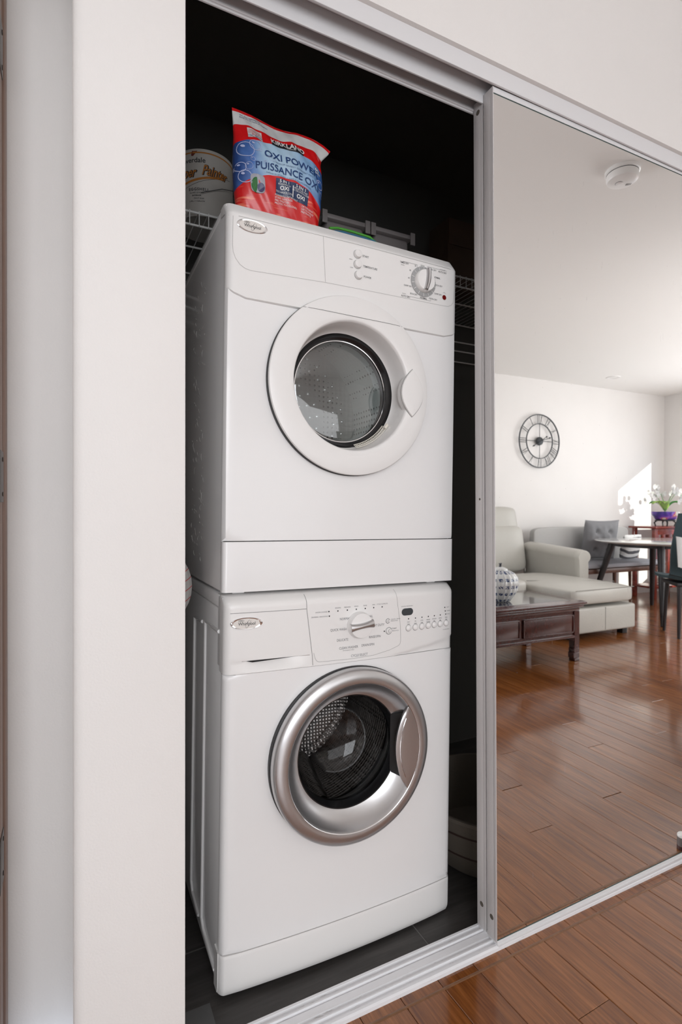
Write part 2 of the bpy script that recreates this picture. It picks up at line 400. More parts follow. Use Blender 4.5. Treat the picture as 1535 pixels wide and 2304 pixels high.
# ------------------------------------------------------------ sliding door tracks and doors
def tracks():
    bm = bmesh.new(); X0, X1 = .178, 2.72
    for y0, y1, z0, z1 in ((.979, .984, 2.063, 2.104), (.984, 1.064, 2.098, 2.104), (1.0205, 1.0245, 2.045, 2.098), (1.0595, 1.064, 2.046, 2.098), (.984, .989, 2.066, 2.072), (1.056, 1.0595, 2.050, 2.055)):
        box(bm, X0, X1, y0, y1, z0, z1, bev=.0006, seg=1)
    for yc in (.9845, 1.0245):                                     # coved corners of the two channels
        grid(bm, lambda u, v: Vector((u, yc+.010*(1-math.cos(v)), 2.098-.010*(1-math.sin(v)))), (X0, X1), lin(0, PI/2, 6))
    o = finish('door_track', bm, TRACKM, smooth=False); tag(o, 'white metal overhead double track above the mirror doors', 'door track')
    bm = bmesh.new()
    pr = [(.981, 0), (.982, .007), (.986, .010), (.992, .010), (.9935, .006), (1.000, .006), (1.0015, .012), (1.0045, .012), (1.006, .006), (1.0155, .006), (1.017, .009), (1.034, .009), (1.0355, .006), (1.0375, .006), (1.039, .012), (1.042, .012), (1.0435, .006), (1.0535, .006), (1.055, .011), (1.0605, .011), (1.062, 0)]
    a = [bm.verts.new((X0, y, z)) for y, z in pr]; b = [bm.verts.new((X1, y, z)) for y, z in pr]
    for i in range(len(pr)):
        j = (i+1) % len(pr); bm.faces.new((a[i], a[j], b[j], b[i]))
    bm.faces.new(a[::-1]); bm.faces.new(b)
    TM = mat('worn_track_metal', (.62, .62, .63), .38, metal=.05)
    nt = TM.node_tree; p = nt.nodes['Principled BSDF']; tc = node(nt, 'ShaderNodeTexCoord'); mp = node(nt, 'ShaderNodeMapping'); mp.inputs['Scale'].default_value = (3, 40, 40)
    n = node(nt, 'ShaderNodeTexNoise'); n.inputs['Scale'].default_value = 6; n.inputs['Detail'].default_value = 8; n.inputs['Roughness'].default_value = .75
    nt.links.new(tc.outputs['Object'], mp.inputs[0]); nt.links.new(mp.outputs[0], n.inputs['Vector'])
    sx = node(nt, 'ShaderNodeSeparateXYZ'); nt.links.new(tc.outputs['Object'], sx.inputs[0])
    low = mth(nt, 'LESS_THAN', sx.outputs['Z'], .0075)
    f = mth(nt, 'MULTIPLY', mth(nt, 'GREATER_THAN', n.outputs['Fac'], .60), mth(nt, 'ADD', mth(nt, 'MULTIPLY', low, .35), .06))
    nt.links.new(mixc(nt, f, (.80, .80, .82), (.20, .17, .15)), p.inputs['Base Color'])
    o = finish('door_track', bm, TM, smooth=False); tag(o, 'worn grooved metal floor track below the mirror doors', 'door track')
    # raised line of old sealant on the planks in front of the track
    bm = bmesh.new(); rnd = random.Random(4)
    grid(bm, lambda u, v: Vector((u, .953+.007*v+.0003*math.sin(u*40)*math.sin(u*13), .0002+.0008*(1-(2*v-1)**2))), lin(.45, 2.7, 160), lin(0, 1, 4))
    o = finish('sealant_line', bm, mat('old_sealant', (.20, .095, .045), .3, var=.2, vscale=60)); tag(o, 'thin brown sealant line on the floor along the metal track', 'sealant')
tracks()
MIR = mat('mirror_silver', (.90, .905, .90), .0, metal=1)
nt = MIR.node_tree; p = nt.nodes['Principled BSDF']
tc = node(nt, 'ShaderNodeTexCoord'); mp = node(nt, 'ShaderNodeMapping'); mp.inputs['Rotation'].default_value = (0, .9, 0); mp.inputs['Scale'].default_value = (60, 1, 9)
n = node(nt, 'ShaderNodeTexNoise'); n.inputs['Scale'].default_value = 1.6; n.inputs['Detail'].default_value = 6
v = node(nt, 'ShaderNodeTexVoronoi'); v.inputs['Scale'].default_value = 26
nt.links.new(tc.outputs['Object'], mp.inputs[0]); nt.links.new(mp.outputs[0], n.inputs['Vector']); nt.links.new(tc.outputs['Object'], v.inputs['Vector'])
sp = mth(nt, 'LESS_THAN', v.outputs['Distance'], .030); sc = mth(nt, 'GREATER_THAN', n.outputs['Fac'], .735)
dm = mth(nt, 'MAXIMUM', sp, mth(nt, 'MULTIPLY', sc, .5))
nt.links.new(mth(nt, 'SUBTRACT', 1.0, mth(nt, 'MULTIPLY', dm, .18)), p.inputs['Metallic']); nt.links.new(mth(nt, 'MULTIPLY', dm, .12), p.inputs['Roughness'])
def sliding_door(name, label, x0, y0, y1, w, holes, lean):
    d = thing(name, label, None, (x0, 0, 0), (0, lean, 0), kind='structure')
    z0, z1 = .016, 2.063
    bm = bmesh.new(); box(bm, 0, .004, y0+.0005, y1, z0, z1, bev=.001); box(bm, 0, .022, y0+.0055, y0+.007, z0, z1); box(bm, 0, .020, y1-.002, y1, z0, z1)
    box(bm, 0, .0022, y0-.001, y0+.004, z0, z1, bev=.0006)
    finish('stile', bm, STILEM, d, label='satin white metal edge profile')
    boxo('stile', (w-.02, w, y0, y1, z0, z1), STILEM, d, bev=.001)
    boxo('top_rail', (.0022, w-.02, y0-.0005, y1, z1-.014, z1), TRACKM, d, bev=.001)
    bm = bmesh.new(); box(bm, .0022, w-.02, y0-.002, y1, z0-.010, z0+.003, bev=.001); box(bm, .0022, w-.02, y0-.0045, y0, z0-.012, z0-.004, bev=.001)
    finish('bottom_rail', bm, TRACKM, d)
    boxo('mirror_pane', (.0024, w-.02, y0+.0001, y0+.005, z0+.005, z1-.016), MIR, d)
    boxo('gasket', (.0024, w-.02, y0-.0002, y0+.004, z0+.0031, z0+.0052), mat('dark_green_edge', (.03, .06, .055), .2), d)
    boxo('gasket', (.0024, w-.02, y0-.0002, y0+.004, z1-.0165, z1-.0142), MATS['dark_green_edge'], d)
    boxo('backing_board', (.02, w-.02, y0+.0072, y1-.004, z0+.02, z1-.02), mat('hardboard', (.05, .04, .03), .8), d)
    for zc, r in holes: latheo('screw_hole', [(.0001, -.0006), (r*.8, -.0006), (r, 0), (r, .001)], mat('brown_hole', (.09, .075, .06), .7), d, (0, (y0+y1)/2, zc), 'x', 16)
    return d
sliding_door('door_1', 'front sliding closet door with a large mirror pane', .9125, .987, 1.019, .96, ((.068, .0065),), -.0105)
sliding_door('door_2', 'rear sliding closet door, only its metal edge showing', .9135, 1.024, 1.0555, .96, ((2.035, .0065), (.075, .0065), (1.085, .003)), -.0105)

# ------------------------------------------------------------ washer
LEAN = .012
def washer():
    Wd, Hh = .609, .857
    t = thing('washing_machine', 'white front loading washing machine under the dryer, with silver ringed door', 'washing machine', (.279, 1.135, .0145), (0, LEAN, 0))
    def bow(x): return -.012*(1-((x-Wd/2)/(Wd/2))**2)
    def rnd(x, r=.016):
        d = min(x, Wd-x)
        return r-math.sqrt(max(r*r-(r-d)**2, 0)) if d < r else 0
    fs = lambda x, z: bow(x)+rnd(x)
    # cabinet: open fronted steel box
    bm = bmesh.new(); box(bm, .001, Wd-.001, .022, .60, 0.004, .825, bev=.006)
    for f in [f for f in bm.faces if f.normal.y < -.9 and f.calc_area() > .1]: bm.faces.remove(f)
    cab = finish('cabinet', bm, WHITE, t)
    bm = bmesh.new()
    for P in ([(.045, .775), (.178, .772), (.180, .055), (.160, .038), (.045, .030)], [(.215, .765), (.306, .76), (.308, .066), (.290, .045), (.215, .035)]):
        tube(bm, [(.0005, a, b) for a, b in dense(P, 3)], .0045, 8)
    finish('side_rib', bm, WHITE, cab)
    # front panel with porthole
    cx, cz, hr = .302, .476, .168; z0, z1 = .089, .689
    bm = bmesh.new(); N = 96; K = [0, .04, .1, .25, .45, .65, .8, .9, .95, .98, 1]
    corners = [math.atan2(b-cz, a-cx) for a in (0, Wd) for b in (z0, z1)]
    ang = sorted([2*PI*i/N-PI for i in range(N)]+corners)
    rings = []
    for k in K:
        ring = []
        for a in ang:
            c, s = math.cos(a), math.sin(a); L = min(((Wd-cx)/c if c > 1e-9 else (-cx/c if c < -1e-9 else 9)), ((z1-cz)/s if s > 1e-9 else ((z0-cz)/s if s < -1e-9 else 9)))
            r = hr+(L-hr)*k; x, z = cx+r*c, cz+r*s; ring.append(bm.verts.new((x, fs(max(0, min(Wd, x)), z)+(.006 if k == 0 else 0), z)))
        rings.append(ring)
    rings.append([bm.verts.new((v.co.x, .0215, v.co.z)) for v in rings[-1]])
    rings.insert(0, [bm.verts.new((v.co.x, .03, v.co.z)) for v in rings[0]])
    for a, b in zip(rings, rings[1:]):
        for i in range(len(ang)): j = (i+1) % len(ang); bm.faces.new((a[i], a[j], b[j], b[i]))
    finish('front_panel', bm, WHITE, t)
    heightsolid('kick_panel', -.002, Wd+.002, 0.0, .087, lambda x, z: fs(max(0, min(Wd, x)), z)-.0015+(.006*((.02-z)/.02)**2 if z < .02 else 0)+(.001 if z > .084 else 0), .045, WHITE2, t, label='white plastic kick panel')
    # console
    zc0 = .690
    def cs(x, z):
        y = fs(x, z)-.0015
        if z > .835: y += .022*(1-math.cos(min(1, (z-.835)/.022)*PI/2))
        if x < .30 and z < .712: y += 0
        # the lower right of the console sweeps back under a raised curve
        zl = .6925+(.030*((x-.434)/.175)**1.4 if x > .434 else 0)
        if z < zl and x > .434: y += .004
        return y
    P = lambda x, z, o=.0004: Vector((x, cs(x, z)-o, z))
    def csl(x, z):                                   # left part: shelf like grip recess below the drawer front
        y = cs(x, z)
        if .03 < x < .185 and z < .7165:
            k = math.sin(PI*(x-.03)/.155)
            y += .014*k*max(0, min(1, (z-.693)/.02))
        return y
    bm = bmesh.new(); xs = sorted(edged(0, Wd, .016, 26)+[.1995, .2005]); zs = [.690, .692, .695, .7, .705, .71, .7155, .7175, .725, .75, .78, .81, .83, .835, .84, .845, .85, .854, .857]
    g = grid(bm, lambda x, z: Vector((x, csl(x, z), z)), xs, zs)
    back = [bm.verts.new((v.co.x, .06, v.co.z)) for v in g[-1]]
    for i in range(len(xs)-1): bm.faces.new((g[-1][i], g[-1][i+1], back[i+1], back[i]))
    lo = [bm.verts.new((v.co.x, .03, v.co.z)) for v in g[0]]
    for i in range(len(xs)-1): bm.faces.new((g[0][i], g[0][i+1], lo[i+1], lo[i]))
    for c, xx in ((0, 0), (-1, Wd)):
        col = [r[c] for r in g]; q = [bm.verts.new((xx, .04, v.co.z)) for v in col]
        for i in range(len(col)-1): bm.faces.new((col[i], col[i+1], q[i+1], q[i]))
    con = finish('control_panel', bm, WHITE2, t, label='white control panel with dial, buttons and small display')
    # worktop
    bm = bmesh.new(); box(bm, 0, Wd, .052, .60, .824, .857, bev=.006, seg=3); finish('worktop', bm, WHITE, t)
    boxo('inlet_gap', (.0005, .022, .021, .058, .70, .852), WHITE, t)
    # drawer lines, slot
    stripo('seam', [dense([(.012, .8215), (.184, .8215)], 12), dense([(.1835, .853), (.185, .82), (.200, .712), (.2015, .692)], 6)], .0011, P, SEAM, con)
    bm = bmesh.new(); xs2 = lin(.048, .165, 18)
    for a, b in zip(xs2, xs2[1:]):
        za = .7172; q = lambda x: max(.0002, .0042*(1-((x-.06)/.105) if x > .06 else (x-.048)/.012))
        bm.faces.new([bm.verts.new(v) for v in (P(a, za), P(b, za), P(b, za-q(b)), P(a, za-q(a)))])
    finish('drawer_grip_slot', bm, DARKM, con)
    stripo('console_outline', [dense([(.203, .72), (.207, .706)], 3)+arc(.219, .710, .012, 200, 270, 5)+dense([(.222, .698), (.30, .6965), (.36, .6985), (.405, .706), (.428, .713)], 5)+arc(.426, .725, .012, 290, 360, 5)+dense([(.438, .73), (.437, .76), (.4245, .835), (.423, .852)], 5)], .0009, P, LSEAM, con)
    # print
    Lz = lambda x, z: z+.012*x-.0145
    T = [('OFF', .3125, .812, .0082), ('CASUAL', .344, .803, .0082), ('HEAVY DUTY', .365, .7796, .0082), ('RINSE/SPIN', .363, .7527, .0082), ('DRAIN/SPIN', .344, .7352, .0082), ('CLEAN WASHER', .292, .7346, .0082), ('DELICATE', .2777, .754, .0082), ('QUICK WASH', .269, .779, .0082), ('NORMAL', .2817, .803, .0082), ('CYCLE SELECT', .321, .7135, .0084)]
    off = {'HEAVY DUTY': .004, 'QUICK WASH': -.004, 'NORMAL': 0, 'DELICATE': -.002}
    items = [(s, x+off.get(s, 0), Lz(x, z), h, 'CENTER', dict(sx=.82)) for s, x, z, h in T]
    items += [('DOOR LOCKED', .2365, Lz(.23, .8232), .0042, 'RIGHT'), ('DRAINING / UNLOCKING', .2375, Lz(.23, .8128), .0042, 'RIGHT', dict(sx=.85)), ('WITH BLEACH ONLY', .292, Lz(.292, .7286), .0032), ('CANCEL / DRAIN', .408, Lz(.41, .790), .0036, 'LEFT'), ('PRESS & HOLD', .408, Lz(.41, .786), .0032, 'LEFT'), ('START', .411, Lz(.41, .767), .005, 'LEFT'), ('PRESS & HOLD', .411, Lz(.41, .7615), .0032, 'LEFT'), ('ESTIMATED TIME REMAINING', .456, Lz(.456, .8185), .0027)]
    items += [(s, x, Lz(x, .830), .0038) for s, x in (('SENSING', .2627), ('PREWASH', .2873), ('WASH', .311), ('RINSE', .335), ('SPIN', .3586), ('CYCLE COMPLETE', .3824))]
    bl = (('DELAY', 'WASH'), ('PRE', 'WASH'), ('EXTRA', 'RINSE'), ('WRINKLE', 'CONTROL'), ('EXTENDED', 'SPIN'), ('GENTLE', 'SPIN'), ('WASH', 'TEMP'))
    bx = (.461, .4822, .5026, .5231, .5426, .5623, .5823)
    items += [(s, x, Lz(x, .7785-.0055*k), .0040, 'CENTER', dict(sx=.7)) for x, q in zip(bx, bl) for k, s in enumerate(q)]
    items += [(s, .5835, Lz(.58, z), .0040, 'LEFT') for s, z in (('HOT', .8047), ('WARM', .7953), ('COLD', .787))]+[('MY OWN WASH', .5825, Lz(.58, .7475), .0028)]
    texts('lettering', items, P, LGREYP, con)
    bm = bmesh.new()
    for x, z in ()+tuple([(.2397, .8234), (.241, .8128)]+[(x, .823) for x in (.2627, .2873, .3111, .3353, .3586, .3824)]+[(.3896, .763), (.5774, .8047), (.5789, .7953), (.5805, .787)]+[(x, .7865) for x in bx[:6]]):
        bm = bmesh.new(); disc2(bm, x, Lz(x, z), .0017, .0017, P, 12); finish('indicator_light', bm, INK, con)
    # dial
    kx, kz = .3185, .7755; ky = cs(kx, kz)
    latheo('dial', [(.0312, .0), (.0312, -.003), (.0300, -.0045), (.0296, -.014), (.0285, -.0165), (.026, -.017), (.0001, -.017)], WHITE2, con, (kx, ky, kz), label='white cycle dial with silver grip bar')
    bm = bmesh.new(); rot = Matrix.Translation((kx, ky-.017, kz)) @ Matrix.Rotation(math.radians(-7), 4, 'Y')
    grid(bm, lambda u, v: Vector((u, -.010*math.sqrt(max(0, 1-(v/.0072)**2))*(1-.25*(u/.0305)**2)+.0015, v*(1+.5*(u/.0305)**2))), lin(-.0305, .0305, 16), lin(-.0072, .0072, 10))
    bmesh.ops.transform(bm, matrix=rot, verts=bm.verts); dial = bpy.data.objects['dial']; finish('grip_bar', bm, SILVER, dial)
    for (x, z, r) in ((.3994, .7871, .0048), (.4023, .7628, .0072)):
        z = Lz(x, z); y = cs(x, z)
        b = latheo('round_button', [(r, .001), (r, -.0015), (r*.85, -.003), (r*.6, -.0032), (r*.55, -.0022), (.0001, -.002)], WHITE2, con, (x, y, z), n=24)
    bm = bmesh.new()
    for (x, z, r) in ((.3994, .7871, .0058), (.4023, .7628, .0085)):
        z = Lz(x, z); strip(bm, arc(x, z, r, 20, 340, 20), .0008, P); strip(bm, arc(x, z, r*.35, 60, 330, 12), .0006, lambda a, b: P(a, b, .0036))
    finish('button_ring', bm, GREYP, con)
    for x in bx:
        z = Lz(x, .7636)
        b = latheo('push_button', [(.0078, .001), (.0078, -.0015), (.0066, -.0038), (.004, -.005), (.0001, -.0053)], WHITE2, con, (x, cs(x, z), z), n=24)
    bm = bmesh.new()
    for x in bx: z = Lz(x, .7636); strip(bm, arc(x, z, .0082, 0, 360, 24), .0007, P)
    finish('button_outline', bm, SEAM, con)
    bm = bmesh.new(); dx, dz = .457, Lz(.457, .8045)
    pts = arc(dx+.0085, dz, .0088, -90, 90, 8)+arc(dx-.0085, dz, .0088, 90, 270, 8); bm.faces.new([bm.verts.new(P(a, b, .0008)) for a, b in pts])
    finish('display', bm, mat('grey_display', (.06, .065, .07), .15), con)
    # badge
    badge(con, P, .0470, Lz(.047, .8125), .0355, .0135, 'silver rimmed oval badge')
    # door
    d = thing('door', None, None, (cx, 0, cz)); d.parent = t
    bm = bmesh.new(); lathe(bm, [(.185, .004), (.2035, .002), (.2035, -.016), (.197, -.018)], n=96); finish('hinge_ring', bm, BLACK, d, label='black rubber ring behind the door')
    bm = bmesh.new(); lathe(bm, [(.19, -.014), (.1985, -.016), (.2025, -.022), (.203, -.032), (.2005, -.040), (.196, -.0435), (.185, -.0465), (.1715, -.0475), (.1700, -.0465), (.1690, -.0455), (.1660, -.0395), (.157, -.026), (.147, -.016), (.139, -.0105), (.1335, -.008), (.1325, .0)], n=128)
    ring = finish('door_ring', bm, SILVER, d, label='silver painted door ring')
    bm = bmesh.new(); lathe(bm, [(.1708, -.0479), (.1702, -.0476), (.1695, -.0466)], n=128); finish('trim_line', bm, CHROME, ring)
    latheo('window_seal', [(.1335, -.0075), (.131, -.007), (.1245, .012), (.1235, .020), (.127, .03), (.14, .035), (.168, .03)], mat('dark_glass_frame', (.012, .012, .013), .12), d, n=96)
    latheo('door_glass', [(.1245, .013), (.120, .030), (.112, .062), (.098, .090), (.07, .108), (.035, .116), (.0001, .118)], WGLASS, d, n=96)
    # handle plate: lens between the inner ring and an arc bulging left
    bm = bmesh.new(); yr = -.0478; n1 = 24; t0 = math.asin(.098/.169); Ra = .166; acx = .104+Ra; t1 = math.asin(.098/Ra)
    outer = [(.1695*math.cos(a), .1695*math.sin(a)) for a in lin(-t0, t0, n1)]
    inner = [(acx-Ra*math.cos(a), Ra*math.sin(a)) for a in lin(-t1, t1, n1)]
    def ly(x, z): return yr+.0002
    levels = [lambda a, k: None]
    cols = []
    for (o_, i_) in zip(outer, inner):
        row = [bm.verts.new((o_[0], yr, o_[1]))]
        for f in (.35, .7, .9, 1): x = o_[0]+(i_[0]-o_[0])*f; z = o_[1]+(i_[1]-o_[1])*f; row.append(bm.verts.new((x, yr-(.0012*math.sin(f*PI)) + (.0015 if f == 1 else 0), z)))
        row.append(bm.verts.new((i_[0]+.001, yr+.008, i_[1]))); row.append(bm.verts.new((i_[0]+.010, yr+.020, i_[1]*.97)))
        cols.append(row)
    for a, b in zip(cols, cols[1:]):
        for i in range(len(a)-1): bm.faces.new((a[i], a[i+1], b[i+1], b[i]))
    hd = finish('door_handle', bm, SILVER, d, label='silver crescent grip plate')
    bm = bmesh.new(); tube(bm, [(acx+.011-Ra*math.cos(a), yr-.0004, Ra*math.sin(a)) for a in lin(-.44, .44, 24)], .0011, 6); finish('groove_line', bm, CHROME, hd)
    bm = bmesh.new()
    grid(bm, lambda u, v: Vector((.112+.040*v*math.cos(u), -.030+.028*(1-v)-.004, .094*math.sin(u*1.0)*(.9+.1*v))), lin(-1.0, 1.0, 16), lin(0, 1, 4)); finish('grip_recess', bm, BLACK, d)
    # drum
    dr = thing('drum', None, None, (cx, 0, cz)); dr.parent = t
    latheo('gasket', [(.170, .030), (.176, .045), (.160, .060), (.152, .070), (.160, .085), (.205, .095)], mat('grey_rubber', (.10, .10, .105), .4), dr, n=72)
    latheo('drum_shell', [(.165, .10), (.20, .105), (.225, .125), (.225, .43), (.20, .445), (.10, .455), (.0001, .455)], WDRUM, dr, n=96)
    for k in range(3):
        a0 = math.radians(28+120*k); bm = bmesh.new()
        grid(bm, lambda u, v: Vector(((.225-.055*math.cos(v)*(1-.3*u))*math.cos(a0+.16*math.sin(v)+.25*u), .13+.29*u, (.225-.055*math.cos(v)*(1-.3*u))*math.sin(a0+.16*math.sin(v)+.25*u))), lin(0, 1, 8), lin(-PI/2, PI/2, 10))
        finish('paddle', bm, WDRUM, dr)
    for x in (.05, Wd-.05):
        for y in (.06, .54):
            zb = -.0145+.012*x+.001
            boxo('foot', (x-.02, x+.02, y-.02, y+.02, zb, .01), BLACK, t, bev=.003)
    return t
def badge(par, P, x, z, rx, rz, label):
    bm = bmesh.new(); n = 40
    def ring(s, o): return [bm.verts.new(P(x+rx*s*math.cos(2*PI*i/n), z+rz*s*math.sin(2*PI*i/n), o)) for i in range(n)]
    R = [ring(1, 0), ring(.985, .0015), ring(.93, .0023), ring(.80, .0016)]
    for a, b in zip(R, R[1:]):
        for i in range(n): bm.faces.new((a[i], a[(i+1) % n], b[(i+1) % n], b[i]))
    b_ = finish('badge', bm, CHROME, par, label=label)
    bm = bmesh.new(); disc2(bm, x, z, rx*.82, rz*.82, lambda a, b: P(a, b, .0017), 40); finish('badge_face', bm, CREAM, b_)
    Q = lambda a, b: P(a, b, .0020)
    lt = texts('badge_lettering', [('Whirlpool', x+.0005, z-.0005, .0098, 'CENTER', dict(bold=.008, sx=.92)), ('CCC', x-.0118, z+.0064, .0030, 'CENTER', dict(bold=.02))], Q, INK, b_)
    bm = bmesh.new(); c, s = math.cos(1.05), math.sin(1.05)
    strip(bm, [(x+.0032+(.0092*math.cos(a)*c-.0034*math.sin(a)*s), z-.0008+(.0092*math.cos(a)*s+.0034*math.sin(a)*c)) for a in lin(.35, 6.0, 30)], .0005, Q); strip(bm, [(x-.0118+.0062*math.cos(a), z+.0064+.0017*math.sin(a)) for a in lin(0, 2*PI, 20)], .0005, Q)
    finish('badge_swirl', bm, INK, b_)
washer()

# ------------------------------------------------------------ dryer
def dryer():
    Wd, Hh = .6115, .842; zp = .634
    t = thing('tumble_dryer', 'white front loading tumble dryer stacked on top of the washing machine', 'dryer', (.284, 1.135, .8795), (0, LEAN, 0))
    def rnd(x, r):
        d = min(x, Wd-x); return r-math.sqrt(max(r*r-(r-d)**2, 0)) if d < r else 0
    fl = lambda x, z: rnd(x, .010)
    def fp(x, z):
        y = -.004-.003*(1-((x-Wd/2)/(Wd/2))**2)+rnd(x, .016)
        if z > .812: y += .022*((z-.812)/.03)**1.1
        return y
    P = lambda x, z, o=.0004: Vector((x, (fp(x, z) if z > zp else fl(x, z))-o, z))
    bm = bmesh.new(); box(bm, .0012, Wd-.0012, .018, .56, .0, .840, bev=.005, seg=3)
    for f in [f for f in bm.faces if f.normal.y < -.9 and f.calc_area() > .1]: bm.faces.remove(f)
    cab = finish('cabinet', bm, WHITE, t)
    cx, cz, hr = .301, .4725, .160; z0, z1 = .1115, zp+.020
    # front panel with opening
    bm = bmesh.new(); N = 96; K = [0, .1, .3, .55, .8, .92, .97, 1]
    ang = sorted([2*PI*i/N-PI for i in range(N)]+[math.atan2(b-cz, a-cx) for a in (0, Wd) for b in (z0, z1)]); rings = []
    for k in K:
        ring = []
        for a in ang:
            c, s = math.cos(a), math.sin(a); L = min(((Wd-cx)/c if c > 1e-9 else (-cx/c if c < -1e-9 else 9)), ((z1-cz)/s if s > 1e-9 else ((z0-cz)/s if s < -1e-9 else 9)))
            r = min(hr, L)+(L-min(hr, L))*k; x, z = cx+r*c, cz+r*s; ring.append(bm.verts.new((x, fl(max(0, min(Wd, x)), z), z)))
        rings.append(ring)
    rings.append([bm.verts.new((v.co.x, .0175, v.co.z)) for v in rings[-1]]); rings.insert(0, [bm.verts.new((v.co.x, .03, v.co.z)) for v in rings[0]])
    for a, b in zip(rings, rings[1:]):
        for i in range(len(ang)): j = (i+1) % len(ang); bm.faces.new((a[i], a[j], b[j], b[i]))
    finish('front_panel', bm, WHITE, t)
    heightsolid('kick_panel', 0, Wd, .001, .1095, lambda x, z: fl(max(0, min(Wd, x)), z)-.0006, .0175, WHITE, t, r=.010)
    # control panel, lower corners swept up
    bm = bmesh.new(); xs = edged(0, Wd, .016, 22); vs = [0, .01, .03, .1, .25, .45, .65, .84, .86, .90, .94, .97, 1]
    def zb(x): d = min(x, Wd-x); return zp+.018*max(0, 1-d/.045)**2
    def cp(x, v): z = zb(x)+(Hh-zb(x))*v; return Vector((x, fp(x, z)+(.0035 if v == 0 else 0), z))
    g = grid(bm, cp, xs, vs)
    for row, yy in ((g[0], .0175), (g[-1], .060)):
        q = [bm.verts.new((v.co.x, yy, v.co.z)) for v in row]
        for i in range(len(xs)-1): bm.faces.new((row[i], row[i+1], q[i+1], q[i]))
    for c in (0, -1):
        col = [r[c] for r in g]; q = [bm.verts.new((v.co.x, .0175 if v.co.z < .82 else .055, v.co.z)) for v in col]
        for i in range(len(col)-1): bm.faces.new((col[i], col[i+1], q[i+1], q[i]))
    con = finish('control_panel', bm, WHITE2, t, label='white control panel with three buttons and a dial')
    boxo('top_panel', (0, Wd, .050, .56, .824, .8418), WHITE, t, bev=.004, seg=3)
    Lz = lambda x, z: z+.012*x-.0015
    # outline of the inlay
    z = lambda x, zz: (x, Lz(x, zz))
    stripo('seam', [dense([z(.004, .8075), z(.3, .809), z(.606, .8065)], 14), dense([z(.2215, .809), z(.2285, .7045)], 8)], .0009, P, LSEAM, con)
    stripo('inlay_outline', [dense([z(.012, .806), z(.0115, .745)], 8)+[z(*q) for q in ((.013, .73), (.018, .717), (.028, .705), (.040, .6985), (.052, .6965))]+dense([z(.055, .6965), z(.229, .7035), z(.40, .7055), z(.565, .7075)], 8)+[z(*q) for q in ((.58, .7085), (.590, .713), (.5965, .721), (.599, .732))]+dense([z(.599, .735), z(.6035, .804)], 6)], .0008, P, LSEAM, con)
    badge(con, P, .0540, Lz(.054, .7915), .0345, .0142, 'silver rimmed oval badge')
    for i, (x, zz) in enumerate(((.3105, .7856), (.3108, .7614), (.3136, .7365))):
        zz = Lz(x, zz); latheo('push_button', [(.0095, .001), (.0093, -.006), (.0086, -.0078), (.006, -.0085), (.0001, -.0088)], WHITE2, con, (x, fp(x, zz), zz), n=28)
    bm = bmesh.new()
    for x, zz in ((.3105, .7856), (.3108, .7614), (.3136, .7365)): strip(bm, arc(x, Lz(x, zz), .0100, 0, 360, 28), .0009, P)
    finish('button_outline', bm, LSEAM, con)
    kx, kz = .5005, Lz(.5, .7567)
    bm = bmesh.new(); lathe(bm, [(.0375, .0), (.0375, -.0022), (.0275, -.0030)], (kx, fp(kx, kz), kz), n=48); kn = finish('dial_ring', bm, mat('mid_grey_ring', (.36, .36, .36), .4), con)
    bm = bmesh.new()
    for k in range(14): a = math.radians(90-k*360/14); strip(bm, [(kx+.029*math.cos(a), kz+.029*math.sin(a)), (kx+.0372*math.cos(a), kz+.0372*math.sin(a))], .0011, lambda u, v: Vector((u, fp(kx, kz)-.0034, v)))
    strip(bm, arc(kx, kz, .0385, 0, 360, 40), .0009, P)
    finish('tick_mark', bm, WHITE2, kn, smooth=False)['kind'] = 'stuff'
    yk = fp(kx, kz)
    dl = latheo('dial', [(.0278, -.002), (.0272, -.013), (.0255, -.0155), (.0001, -.016)], WHITE2, con, (kx, yk, kz), label='white dial with silver ridge')
    bm = bmesh.new(); tilt = Matrix.Translation((kx, yk-.0155, kz)) @ Matrix.Rotation(math.radians(8), 4, 'Y')
    grid(bm, lambda u, v: Vector((.0065*v*(1-.15*abs(u/.0272))+.004*(1-(u/.0272)**2), -.012*math.sqrt(max(0, 1-v*v))+.0015, u)), lin(-.0272, .0272, 16), lin(-1, 1, 10))
    bmesh.ops.transform(bm, matrix=tilt, verts=bm.verts); finish('grip_bar', bm, SILVER, dl)
    items = [(s, x, Lz(x, q), .0070, 'LEFT', dict(bold=.004, sx=.85)) for s, x, q in (('START', .3245, .7846), ('TEMPERATURE', .3265, .7606), ('POWER', .3285, .7363))]
    B = dict(bold=.012, sx=.8); N_ = dict(sx=.8)
    for s, x, q, h, kw in (('TIMED DRY', 0.4434, 0.7927, .0062, B), ('MINUTES', 0.4382, 0.7867, .0030, N_), ('STOP', 0.4981, 0.7961, .0062, N_), ('20', 0.4765, 0.7923, .006, N_), ('40', 0.4607, 0.7779, .006, N_), ('60', 0.4571, 0.7583, .006, N_), ('DAMP DRY', 0.4547, 0.7378, .006, N_), ('IRON DRY', 0.4723, 0.7204, .006, N_), ('AUTO DRY', 0.4485, 0.7106, .0066, B), ('DELICATE', 0.4432, 0.7168, .0028, N_), ('NORMAL', 0.5021, 0.7156, .0064, B), ('EXTRA DRY', 0.5323, 0.7186, .006, N_), ('DAMP DRY', 0.5475, 0.7339, .006, N_), ('IRON DRY', 0.5499, 0.7561, .006, N_), ('NORMAL', 0.5433, 0.7754, .0064, B), ('EXTRA DRY', 0.5284, 0.7931, .006, N_), ('AUTO DRY', 0.5607, 0.7926, .0066, B), ('COTTON/LINEN', 0.5613, 0.7990, .0030, N_)):
        items.append((s, x, Lz(x, q), h, 'CENTER', kw))
    for s, x, q in (('HIGH', 0.2934, 0.7704), ('LOW', 0.2955, 0.7514)):
        items.append((s, x, Lz(x, q), .0034))
